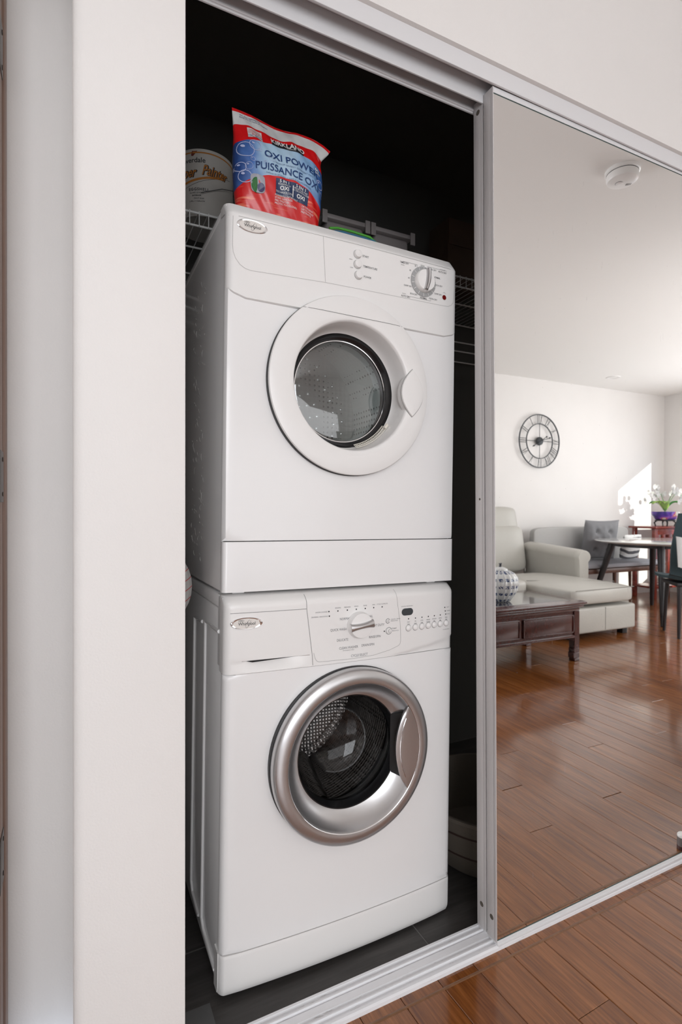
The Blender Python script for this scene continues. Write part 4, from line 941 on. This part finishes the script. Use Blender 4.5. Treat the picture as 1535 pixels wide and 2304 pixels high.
# ------------------------------------------------------------ living room (seen in the mirror)
LEATHER = mat('grey_leather', (.50, .485, .445), .38, bump=.35, bscale=90, var=.03, vscale=4)
LSEAM2 = mat('leather_seam', (.27, .255, .23), .6)
def puff(name, x0, x1, y0, y1, z0, z1, m, parent, e=.12, crown=.02, bev=.04, label=None, nx=10, ny=8):
    """upholstered block: rounded box with a crowned top"""
    bm = bmesh.new(); box(bm, x0, x1, y0, y1, z0, z1)
    bmesh.ops.subdivide_edges(bm, edges=bm.edges[:], cuts=5, use_grid_fill=True)
    cx, cy, cz = (x0+x1)/2, (y0+y1)/2, (z0+z1)/2; hx, hy, hz = (x1-x0)/2, (y1-y0)/2, (z1-z0)/2
    for v in bm.verts:
        p = Vector((v.co.x-cx, v.co.y-cy, v.co.z-cz)); q = Vector((max(-hx+bev, min(hx-bev, p.x)), max(-hy+bev, min(hy-bev, p.y)), max(-hz+min(bev, hz), min(hz-min(bev, hz), p.z))))
        d = p-q
        if d.length > 1e-6: p = q+d.normalized()*min(bev, d.length)
        sx, sy, sz = p.x/hx, p.y/hy, p.z/hz
        p.z += crown*(1-sx*sx)*(1-sy*sy)*(1 if sz > 0 else -.3); p.x += crown*.4*sx*(1-sy*sy)*(1-sz*sz); p.y += crown*.4*sy*(1-sx*sx)*(1-sz*sz)
        v.co = p+Vector((cx, cy, cz))
    o = finish(name, bm, m, parent, label=label); md = o.modifiers.new('s', 'SUBSURF'); md.levels = 1; md.render_levels = 2
    return o
def sofa():
    t = thing('sofa', 'grey leather reclining sofa with a long chaise, against the clock wall', 'sofa', (3.42, -2.42, 0), (0, 0, A))
    # local: x along the wall, y toward the mirror
    boxo('chaise_base', (.16, .92, .05, 1.385, .055, .262), LEATHER, t, bev=.018, seg=3)
    puff('chaise_cushion', .15, .925, .30, 1.40, .275, .425, LEATHER, t, crown=.022, bev=.045, label='long leather chaise cushion')
    puff('seat_base', -1.3, .16, .05, .92, .06, .27, LEATHER, t, bev=.03, crown=0)
    for x0 in (-1.28, -.57): puff('seat_cushion', x0, x0+.70, .28, .98, .275, .455, LEATHER, t, crown=.03)
    for x0 in (-1.28, -.56, .16):
        o = puff('backrest', x0, x0+.70, 0, .20, .0, .50, LEATHER, t, crown=.0, bev=.07); o.rotation_euler = (.16, 0, 0); o.location = (0, .03, .38)
        o = puff('headrest', x0+.02, x0+.66, 0, .13, .0, .30, LEATHER, t, crown=.0, bev=.06); o.rotation_euler = (.20, 0, 0); o.location = (0, .01, .78)
    bm = bmesh.new(); R = .085
    prof = [(R*math.cos(a), R*math.sin(a)) for a in lin(-.9, PI+.4, 20)]
    ys = [.10, .13, .25, .45, .65, .78, .815, .83]; rows = []
    for y in ys:
        s = .80 if y in (.10, .83) else (.95 if y in (.13, .815) else 1); zc = .655-.05*((y-.1)/.73)
        rows.append([bm.verts.new((.955+c*s*1.15, y, zc+q*s*.8)) for c, q in prof]+[bm.verts.new((.905+.02*(1-s), y, .10)), bm.verts.new((1.01-.02*(1-s), y, .10))])
    for a, b in zip(rows, rows[1:]):
        for i in range(len(a)): bm.faces.new((a[i], a[(i+1) % len(a)], b[(i+1) % len(b)], b[i]))
    bm.faces.new(rows[0]); bm.faces.new(rows[-1]); finish('armrest', bm, LEATHER, t, label='rounded leather armrest')
    # seams
    bm = bmesh.new()
    def cz_(x, y): sx = (x-.5375)/.3875; sy = (y-.85)/.55; return .4255+.022*(1-sx*sx)*(1-sy*sy)
    tube(bm, [(x, 1.395, .408) for x in lin(.20, .88, 8)], .003, 5); tube(bm, [(x, 1.19-.55*((x-.18)/.7)**.0*((.9-x)/.9)**2*1, cz_(x, 1.19)-.001) for x in lin(.20, .90, 14)], .0025, 5); tube(bm, [(.55, 1.386, z) for z in lin(.07, .255, 4)], .002, 5)
    finish('seam', bm, LSEAM2, t)
    for x, y in ((.86, 1.30), (.24, 1.30), (-1.2, .85), (.86, .12)): boxo('foot', (x-.03, x+.03, y-.03, y+.03, 0, .056), BLACK, t, bev=.004)
sofa()

def coffee_table():
    t = thing('coffee_table', 'dark rosewood coffee table with panelled apron and glossy top', 'coffee table', (2.10, -1.22, 0), (0, 0, A))
    L, Wd = 1.13, .575
    bm = bmesh.new(); box(bm, 0, L, 0, Wd, .398, .420, bev=.006, seg=2); box(bm, .015, L-.015, .015, Wd-.015, .380, .398, bev=.005); box(bm, .035, L-.035, .035, Wd-.035, .352, .380, bev=.004); finish('tabletop', bm, ROSE, t)
    boxo('glass_inset', (.085, L-.085, .085, Wd-.085, .4195, .4215), mat('inset_glass', (.06, .05, .05), .03, spec=1.0, coat=1), t)
    for y0, y1 in ((Wd-.065, Wd-.045), (.045, .065)):
        boxo('apron', (.06, L-.06, y0, y1, .175, .352), ROSE, t)
        yy = (y1, y1+.008) if y0 > .2 else (y0-.008, y0)
        for x0, x1 in ((.09, .55), (.58, L-.09)):
            o = boxo('drawer_front', (x0, x1, yy[0], yy[1], .205, .325), ROSE, t, bev=.004)
            bm = bmesh.new(); dd = ((x0, x1, .203, .211), (x0, x1, .319, .327), (x0, x0+.008, .203, .327), (x1-.008, x1, .203, .327))
            for a, b, c, d in dd: box(bm, a, b, yy[0]-.001, yy[1]+.004, c, d, bev=.001)
            finish('moulding', bm, ROSE, o)
        boxo('lower_rail', (.05, L-.05, y0-.004, y1+.010, .165, .185), ROSE, t, bev=.004)
    for x0, x1 in ((.045, .065), (L-.065, L-.045)): boxo('side_apron', (x0, x1, .06, Wd-.06, .170, .352), ROSE, t)
    for sx in (0, 1):
        for sy in (0, 1):
            x = .035 if not sx else L-.085; y = .035 if not sy else Wd-.085
            bm = bmesh.new(); dx = -1 if sx else 1
            for z0, z1, s in ((.352, .09, 0), (.09, .06, .004), (.06, .02, .008), (.02, 0, 0)): box(bm, x-s*(1 if sx else 0), x+.05+s*(0 if sx else 1), y, y+.05, z1, z0, bev=.003, seg=1)
            finish('leg', bm, ROSE, t)
coffee_table()

def jar():
    t = thing('ginger_jar', 'blue and white ribbed pumpkin shaped porcelain jar on the coffee table', 'jar', (2.665, -.885, .4215))
    m = bpy.data.materials.new('blue_white_porcelain'); m.use_nodes = True; nt = m.node_tree; p = nt.nodes['Principled BSDF']; p.inputs['Roughness'].default_value = .12; p.inputs['Coat Weight'].default_value = .5
    tc = node(nt, 'ShaderNodeTexCoord'); sx = node(nt, 'ShaderNodeSeparateXYZ'); nt.links.new(tc.outputs['Object'], sx.inputs[0])
    an = mth(nt, 'ARCTAN2', sx.outputs['Y'], sx.outputs['X']); k = mth(nt, 'ABSOLUTE', mth(nt, 'SINE', mth(nt, 'MULTIPLY', an, 9)))
    n = node(nt, 'ShaderNodeTexVoronoi'); n.inputs['Scale'].default_value = 110; nt.links.new(tc.outputs['Object'], n.inputs['Vector'])
    band = mth(nt, 'LESS_THAN', k, .20); mot = mth(nt, 'MULTIPLY', mth(nt, 'GREATER_THAN', k, .5), mth(nt, 'GREATER_THAN', mth(nt, 'SINE', mth(nt, 'MULTIPLY', sx.outputs['Z'], 130)), .25))
    f = mth(nt, 'MAXIMUM', mth(nt, 'MULTIPLY', band, .30), mth(nt, 'MULTIPLY', mot, mth(nt, 'GREATER_THAN', n.outputs['Distance'], .42)))
    nt.links.new(mixc(nt, f, (.68, .69, .68), (.02, .045, .14)), p.inputs['Base Color'])
    bm = bmesh.new(); pr_ = [(.0001, 0), (.060, 0), (.068, .006), (.092, .035), (.116, .080), (.125, .125), (.119, .165), (.095, .198), (.060, .214), (.045, .218)]; n_ = 108
    rows = [[bm.verts.new((r*(1+.045*abs(math.cos(9*a))-.03)*math.cos(a), r*(1+.045*abs(math.cos(9*a))-.03)*math.sin(a), h)) for a in lin(0, 2*PI, n_)[:-1]] for r, h in pr_]
    for a, b in zip(rows, rows[1:]):
        for i in range(n_): bm.faces.new((a[i], a[(i+1) % n_], b[(i+1) % n_], b[i]))
    finish('body', bm, m, t)
    latheo('lid', [(.052, .216), (.050, .224), (.030, .234), (.012, .238), (.0001, .239)], m, t, axis='z', n=36)
    bm = bmesh.new(); tube(bm, [(0, 0, .236), (.003, 0, .252), (.001, 0, .262)], [.010, .007, .012], 10); finish('stem', bm, mat('dark_stem', (.03, .035, .05), .4), t)
jar()

def wall_clock():
    CM = mat('dark_iron', (.055, .06, .065), .5, metal=.4)
    t = thing('wall_clock', 'large open dark metal wall clock with roman numerals', 'clock', (4.728, -2.478, 1.832), (0, 0, PI+A))
    def ring(nm, r, w):
        bm = bmesh.new(); lathe(bm, [(r-w, -.006), (r, -.006), (r, .006), (r-w, .006), (r-w, -.006)], n=96); finish(nm, bm, CM, t)
    ring('outer_ring', .305, .010); ring('inner_ring', .200, .008)
    def bars(s):
        out = []; w = {'I': .022, 'V': .040, 'X': .040}; tot = sum(w[c] for c in s); x = -tot/2
        for c in s:
            m_ = x+w[c]/2
            if c == 'I': out.append((m_, -.040, m_, .040, .006))
            elif c == 'V': out += [(m_-.014, .040, m_, -.040, .006), (m_+.014, .040, m_, -.040, .003)]
            else: out += [(m_-.014, .040, m_+.014, -.040, .006), (m_+.014, .040, m_-.014, -.040, .003)]
            x += w[c]
        return out
    for k, s in enumerate(('XII', 'I', 'II', 'III', 'IV', 'V', 'VI', 'VII', 'VIII', 'IX', 'X', 'XI')):
        a = PI/2-k*PI/6; cx, cz = .249*math.cos(a), .249*math.sin(a); th = a-PI/2; bm = bmesh.new()
        for x0, z0, x1, z1, w in bars(s):
            z0 *= 1.2; z1 *= 1.2
            p = [(cx+x*math.cos(th)-z*math.sin(th), -.001, cz+x*math.sin(th)+z*math.cos(th)) for x, z in ((x0, z0), (x1, z1))]; tube(bm, p, w*.55, 6)
        finish('numeral', bm, CM, t)
    for k in range(4):
        a = k*PI/2; bm = bmesh.new(); tube(bm, [(.045*math.cos(a), 0, .045*math.sin(a)), (.198*math.cos(a), 0, .198*math.sin(a))], .0035, 6); finish('spoke', bm, CM, t)
    bm = bmesh.new(); lathe(bm, [(.0001, -.022), (.030, -.020), (.045, -.010), (.048, .010), (.0001, .012)], n=40); finish('hub', bm, CM, t)
    for a, L in ((163, .155), (148, .11)):
        a = math.radians(a); bm = bmesh.new(); tube(bm, [(-.05*math.cos(a), -.026, -.05*math.sin(a)), (L*math.cos(a)*.8, -.026, L*math.sin(a)*.8), (L*math.cos(a)*.86, -.026, L*math.sin(a)*.86), (L*math.cos(a), -.026, L*math.sin(a))], [.004, .004, .012, .001], 6); finish('hand', bm, CM, t)
    bm = bmesh.new(); a = math.radians(-28); tube(bm, [(0, -.026, 0), (.10*math.cos(a), -.026, .10*math.sin(a)), (.125*math.cos(a), -.026, .125*math.sin(a)), (.15*math.cos(a), -.026, .15*math.sin(a))], [.003, .003, .010, .001], 6); finish('hand', bm, CM, t)
wall_clock()

GFAB = mat('light_grey_fabric', (.46, .455, .445), .9, bump=.4, bscale=400)
MFAB = mat('mid_grey_fabric', (.20, .20, .21), .85, bump=.3, bscale=300)
BFAB = mat('blue_grey_fabric', (.36, .365, .40), .85, bump=.3, bscale=300)
def bench():
    t = thing('upholstered_bench', 'grey upholstered bench with low back and wooden legs behind the chaise', 'bench', (4.46, -2.40, 0), (0, 0, A))
    puff('backrest', .0, 1.50, .02, .12, .44, .865, GFAB, t, crown=.0, bev=.03)
    puff('seat_cushion', .0, 1.60, .10, .54, .435, .495, BFAB, t, crown=.006, bev=.028)
    boxo('seat_frame', (.01, 1.58, .06, .52, .385, .435), WALNUT, t, bev=.005)
    for x, y in ((.05, .10), (.05, .48), (1.53, .10), (1.53, .48), (.78, .48), (.78, .10)): 
        bm = bmesh.new(); tube(bm, [(x, y, .39), (x+(.01 if x > 1 else -.01 if x < .5 else 0), y, 0)], [.020, .014], 10); finish('leg', bm, WALNUT, t)
bench()
def cushion():
    t = thing('tufted_cushion', 'square mid grey button tufted cushion leaning on the bench back', 'cushion', (5.24, -2.13, .503), (math.radians(10), 0, A+.12+PI))
    bm = bmesh.new(); n = 34
    bt = [(-.085, .10), (.085, .10), (-.085, -.10), (.085, -.10), (0, 0)]
    def f(u, v, s):
        e = (1-abs(u)**3)*(1-abs(v)**3); h = .075*max(0, e)**.55
        x, z = u*.235*(1-.06*(1-v*v)), v*.225*(1-.06*(1-u*u))
        for a, b in bt: d = math.hypot(x-a, z-b); h -= .038*math.exp(-(d/.026)**2)*max(0, e)**.4; h -= .010*math.exp(-(d/.06)**2)
        h -= .010*abs(math.sin(9*u))*abs(math.sin(7*v))*max(0, e)
        return Vector((x, s*max(h, .002), z+.225))
    us = lin(-1, 1, n); a = grid(bm, lambda u, v: f(u, v, 1), us, us); b = grid(bm, lambda u, v: f(u, v, -1), us, us); bmesh.ops.remove_doubles(bm, verts=bm.verts, dist=.0045)
    finish('cover', bm, MFAB, t)
    for x, z in bt:
        bm = bmesh.new(); lathe(bm, [(.0001, -.037), (.008, -.036), (.010, -.030), (.008, -.02)], (x, 0, z+.215), n=12); finish('button', bm, MFAB, t)
cushion()
def cushion2():
    t = thing('patterned_cushion', 'small white cushion with dark grey curved pattern on the bench', 'cushion', (5.66, -2.05, .503), (math.radians(12), 0, A+PI-.1))
    m = bpy.data.materials.new('curvy_print'); m.use_nodes = True; nt = m.node_tree; p = nt.nodes['Principled BSDF']; p.inputs['Roughness'].default_value = .9
    tc = node(nt, 'ShaderNodeTexCoord'); w = node(nt, 'ShaderNodeTexWave'); w.wave_type = 'RINGS'; w.inputs['Scale'].default_value = 4.5; w.inputs['Distortion'].default_value = 3; nt.links.new(tc.outputs['Object'], w.inputs['Vector'])
    nt.links.new(mixc(nt, mth(nt, 'GREATER_THAN', w.outputs['Fac'], .6), (.75, .75, .74), (.10, .10, .11)), p.inputs['Base Color'])
    bm = bmesh.new()
    f = lambda u, v, s: Vector((u*.16, s*max(.002, .06*max(0, (1-abs(u)**3)*(1-abs(v)**3))**.55), v*.14+.14)); us = lin(-1, 1, 20)
    grid(bm, lambda u, v: f(u, v, 1), us, us); grid(bm, lambda u, v: f(u, v, -1), us, us); bmesh.ops.remove_doubles(bm, verts=bm.verts, dist=.0045); finish('cover', bm, m, t)
cushion2()

def dining_table():
    c = (5.25, -1.45); t = thing('dining_table', 'round pale marble topped dining table on dark splayed legs', 'dining table', (c[0], c[1], 0))
    DK = mat('dark_stained_wood', (.022, .019, .021), .4)
    m = mat('pale_marble', (.66, .66, .64), .12, var=.06, vscale=3, coat=.5)
    latheo('tabletop', [(.0001, .752), (.54, .752), (.56, .748), (.565, .742), (.54, .728), (.50, .722), (.0001, .722)], m, t, axis='z', n=96)
    latheo('apron_ring', [(.40, .722), (.40, .69), (.38, .69), (.38, .722)], DK, t, axis='z', n=64)
    for dx, dy, tx, ty in ((-.47, .37, -.30, .24), (.49, -.37, .31, -.24), (-.40, -.46, -.26, -.30), (.45, .40, .29, .26)):
        bm = bmesh.new(); tube(bm, [(tx, ty, .715), (tx+(dx-tx)*.5, ty+(dy-ty)*.5, .36), (dx, dy, .0)], [.034, .028, .019], 10); finish('leg', bm, DK, t)
dining_table()

def shell_chair(loc, rz, label, seatm, legm, h=.455, bh=.42):
    t = thing('dining_chair', label, 'chair', loc, (0, 0, rz))
    # seat faces +y ; shell back at -y
    bm = bmesh.new(); n = 20
    def shell(u, v, off):
        # v 0 front edge -> 1 top of back
        if v < .5: y = .22-.40*(v/.5); z = h+.02*(u*u)*(1+v)-.01*math.sin(PI*v/.5)
        else: k = (v-.5)/.5; y = -.18-.08*k-.02*math.sin(PI*k*.5); z = h+.03+bh*k+.03*u*u*(1-k)
        wx = .23*(1-.18*max(0, (v-.5)/.5)**2)*(1-.10*(1-min(1, v/.15))**2); return Vector((u*wx, y+.07*u*u*max(0, min(1, (v-.4)/.3))+(off if v >= .5 else 0), z-(off if v < .5 else 0)))
    us, vs = lin(-1, 1, 12), lin(0, 1, 26); a = grid(bm, lambda u, v: shell(u, v, 0), us, vs); b = grid(bm, lambda u, v: shell(u, v, -.022), us, vs)
    def edge(A_, B_):
        for i in range(len(A_)-1): bm.faces.new((A_[i], A_[i+1], B_[i+1], B_[i]))
    edge(a[0], b[0]); edge(a[-1], b[-1]); edge([r[0] for r in a], [r[0] for r in b]); edge([r[-1] for r in a], [r[-1] for r in b])
    finish('seat_shell', bm, seatm, t)
    boxo('seat_frame', (-.17, .17, -.15, .17, h-.045, h-.0135), legm, t, bev=.008)
    for sx in (-1, 1):
        for sy in (-1, 1): bm = bmesh.new(); tube(bm, [(sx*.14, sy*.12, h-.02), (sx*.155, sy*.15, 0)], [.018, .012], 10); finish('leg', bm, legm, t)
    return t
ORW = mat('light_oak', (.50, .24, .09), .5)
TEAL = mat('dark_teal_fabric', (.035, .06, .07), .85, bump=.3, bscale=250)
tc_ = shell_chair((4.67, -.765, 0), math.radians(217), 'dark teal upholstered chair at the near side of the marble table', TEAL, MATS['dark_stained_wood'], h=.47, bh=.53)
def throw():
    bm = bmesh.new(); th = .010
    def f(u, v): return Vector((-.245+.49*u, -.30-.03*math.sin(PI*u)-.10*(1-v)*.4+.012*math.sin(18*u), .62+.22*v-.05*math.sin(PI*u)+.012*math.sin(11*u+4*v)))
    us, vs = lin(0, 1, 26), lin(0, 1, 12)
    grid(bm, f, us, vs); grid(bm, lambda u, v: f(u, v)+Vector((0, -th, 0)), us, vs)
    o = finish('throw_blanket', bm, mat('pale_grey_throw', (.48, .47, .46), .95, bump=.6, bscale=150), None, loc=(4.67, -.765, 0)); o.rotation_euler = (0, 0, math.radians(217)); tag(o, 'pale grey throw wrapped around the back of the teal chair', 'blanket')
throw()

def console():
    RW = wood_mat('red_lacquer_wood', (.10, .012, .008), (.21, .03, .018), (.33, .06, .035), .25, coat=.4, per=False)
    t = thing('console_table', 'carved reddish wood console table in the sunny corner', 'console table', (6.13, -2.385, 0), (0, 0, A))
    L, D, h = .72, .36, .86
    boxo('tabletop', (0, L, 0, D, h-.025, h), RW, t, bev=.006); boxo('apron', (.04, L-.04, D-.055, D-.035, h-.10, h-.025), RW, t, bev=.003)
    bm = bmesh.new()
    for k in range(6): x = .06+.108*k; box(bm, x, x+.05, D-.060, D-.030, h-.135, h-.095, bev=.006)
    box(bm, .04, L-.04, D-.058, D-.034, h-.15, h-.132, bev=.003)
    finish('carved_frieze', bm, RW, t)
    for x in (.03, L-.075):
        for y in (.03, D-.075): boxo('leg', (x, x+.045, y, y+.045, 0, h-.025), RW, t, bev=.005)
    boxo('lower_shelf', (.03, L-.03, .03, D-.03, .12, .145), RW, t, bev=.004)
    t = thing('folding_chair', 'reddish brown wooden folding chair by the console table', 'chair', (6.35, -1.52, 0), (0, 0, A+2.5))
    for sx in (-.21, .21):
        for a, b in (((-.22, 0), (.18, .84)), ((.24, 0), (-.16, .46))):
            bm = bmesh.new(); tube(bm, [(sx, a[0], a[1]+.004), (sx, b[0], b[1])], .017, 8); finish('leg', bm, WALNUT, t)
    for k in range(5): boxo('seat_slat', (-.20, .20, -.17+.075*k, -.105+.075*k, .445, .46), WALNUT, t, bev=.003)
    for z in (.62, .74): boxo('back_slat', (-.20, .20, .08+(z-.62)*.45, .10+(z-.62)*.45, z, z+.06), WALNUT, t, bev=.003)
    boxo('stretcher', (-.20, .20, -.12, -.10, .18, .205), WALNUT, t)
console()
def books():
    rn = random.Random(5); z = .146
    for k, (w, c, lab) in enumerate(((.21, (.05, .08, .20), 'dark blue hardback at the bottom of the pile under the console table'), (.19, (.35, .05, .04), 'red paperback in the middle of the pile under the console table'), (.17, (.40, .38, .33), 'cream paperback on top of the pile under the console table'))):
        t = thing('book', lab, 'book', (6.47, -2.17, z), (0, 0, rn.uniform(-.2, .2)), group='books under the console table'); h = .028
        cv = mat('cover%d' % k, c, .5); boxo('cover', (-w/2, w/2, -.07, .07, 0, .003), cv, t); boxo('cover', (-w/2, w/2, -.07, .07, h-.003, h), cv, t); boxo('pages', (-w/2+.004, w/2-.004, -.066, .066, .003, h-.003), CREAM, t); z += h+.0005
books()
def orchid():
    st = thing('plant_stand', 'small dark carved wooden stand under the purple flower pot', 'stand', (6.47, -2.14, .861))
    latheo('ring_top', [(.10, .060), (.115, .064), (.115, .075), (.0001, .075)], BLACK, st, axis='z', n=36)
    for k in range(4):
        a = PI/4+k*PI/2; bm = bmesh.new(); tube(bm, [(.09*math.cos(a), .09*math.sin(a), .065), (.115*math.cos(a), .115*math.sin(a), .04), (.10*math.cos(a), .10*math.sin(a), .0)], [.011, .009, .008], 8); finish('leg', bm, BLACK, st)
    t = thing('potted_orchid', 'white orchids with green leaves in a purple painted porcelain pot', 'plant', (6.47, -2.14, .9365))
    m = bpy.data.materials.new('painted_porcelain'); m.use_nodes = True; nt = m.node_tree; p = nt.nodes['Principled BSDF']; p.inputs['Roughness'].default_value = .15
    tc = node(nt, 'ShaderNodeTexCoord'); n = node(nt, 'ShaderNodeTexNoise'); n.inputs['Scale'].default_value = 8; n.inputs['Detail'].default_value = 2; nt.links.new(tc.outputs['Object'], n.inputs['Vector'])
    r = node(nt, 'ShaderNodeValToRGB'); e = r.color_ramp.elements; e[0].position = .36; e[0].color = (.05, .04, .20, 1); e[1].position = .64; e[1].color = (.72, .68, .62, 1)
    for ps, c in ((.50, (.14, .06, .42)), (.57, (.35, .15, .50)), (.61, (.60, .10, .07))): k = e.new(ps); k.color = (*c, 1)
    nt.links.new(n.outputs['Fac'], r.inputs[0]); nt.links.new(r.outputs[0], p.inputs['Base Color'])
    latheo('pot', [(.0001, 0), (.095, 0), (.12, .012), (.150, .065), (.152, .10), (.146, .10), (.135, .085), (.0001, .085)], m, t, axis='z', n=48)
    GR = mat('leaf_green', (.06, .30, .05), .35, var=.3); YG = mat('bright_leaf', (.32, .52, .08), .35); PET = mat('white_petal', (.86, .85, .84), .5)
    rn = random.Random(9)
    def leaf(a, L, w, m_):
        bm = bmesh.new(); g = []
        for i, s in enumerate(lin(0, 1, 8)):
            r_ = L*s; z = .11+.10*math.sin(s*2.2); ww = w*math.sin(PI*min(1, .12+s*.88))**.7
            g.append([bm.verts.new(((r_)*math.cos(a)-k*ww*math.sin(a), r_*math.sin(a)+k*ww*math.cos(a), z+.018*k*k)) for k in (-1, -.5, 0, .5, 1)])
        for p_, q in zip(g, g[1:]):
            for i in range(4): bm.faces.new((p_[i], p_[i+1], q[i+1], q[i]))
        o = finish('leaf', bm, m_, t); sd = o.modifiers.new('s', 'SOLIDIFY'); sd.thickness = .003
    for k in range(9): leaf(rn.uniform(0, 6.28), rn.uniform(.14, .22), rn.uniform(.03, .05), YG if k % 3 == 0 else GR)
    leaf(2.6, .2, .05, YG); leaf(3.3, .19, .045, GR)
    for k in range(4):
        a = (2.9, .6, 4.4, 1.8)[k]; pts = [(0, 0, .10), (.05*math.cos(a), .05*math.sin(a), .22), (.12*math.cos(a), .10*math.sin(a), .31), (.21*math.cos(a), .17*math.sin(a), .28+.03*k*.5)]
        bm = bmesh.new(); tube(bm, pts, .0035, 6); finish('stem', bm, GR, t)
        for j in range(11):
            s = .45+.55*j/6; x = .23*s*math.cos(a)+rn.uniform(-.05, .05); y = .16*s*math.sin(a)+rn.uniform(-.04, .04); z = .26+.10*math.sin(s*2.4)+rn.uniform(-.05, .05)
            bm = bmesh.new(); fc = rn.uniform(0, 6.28)
            for q in range(5):
                b = fc+q*2*PI/5; L = .040; d = Vector((math.cos(b)*.85, .35, math.sin(b)*.85)); o_ = Vector((x, y, z)); n_ = Vector((-math.sin(b), 0, math.cos(b)))
                vs_ = [bm.verts.new(o_), bm.verts.new(o_+d*L*.6+n_*.022), bm.verts.new(o_+d*L), bm.verts.new(o_+d*L*.6-n_*.022)]; bm.faces.new(vs_)
            bmesh.ops.solidify(bm, geom=bm.faces[:], thickness=.002); finish('flower', bm, PET, t)
orchid()
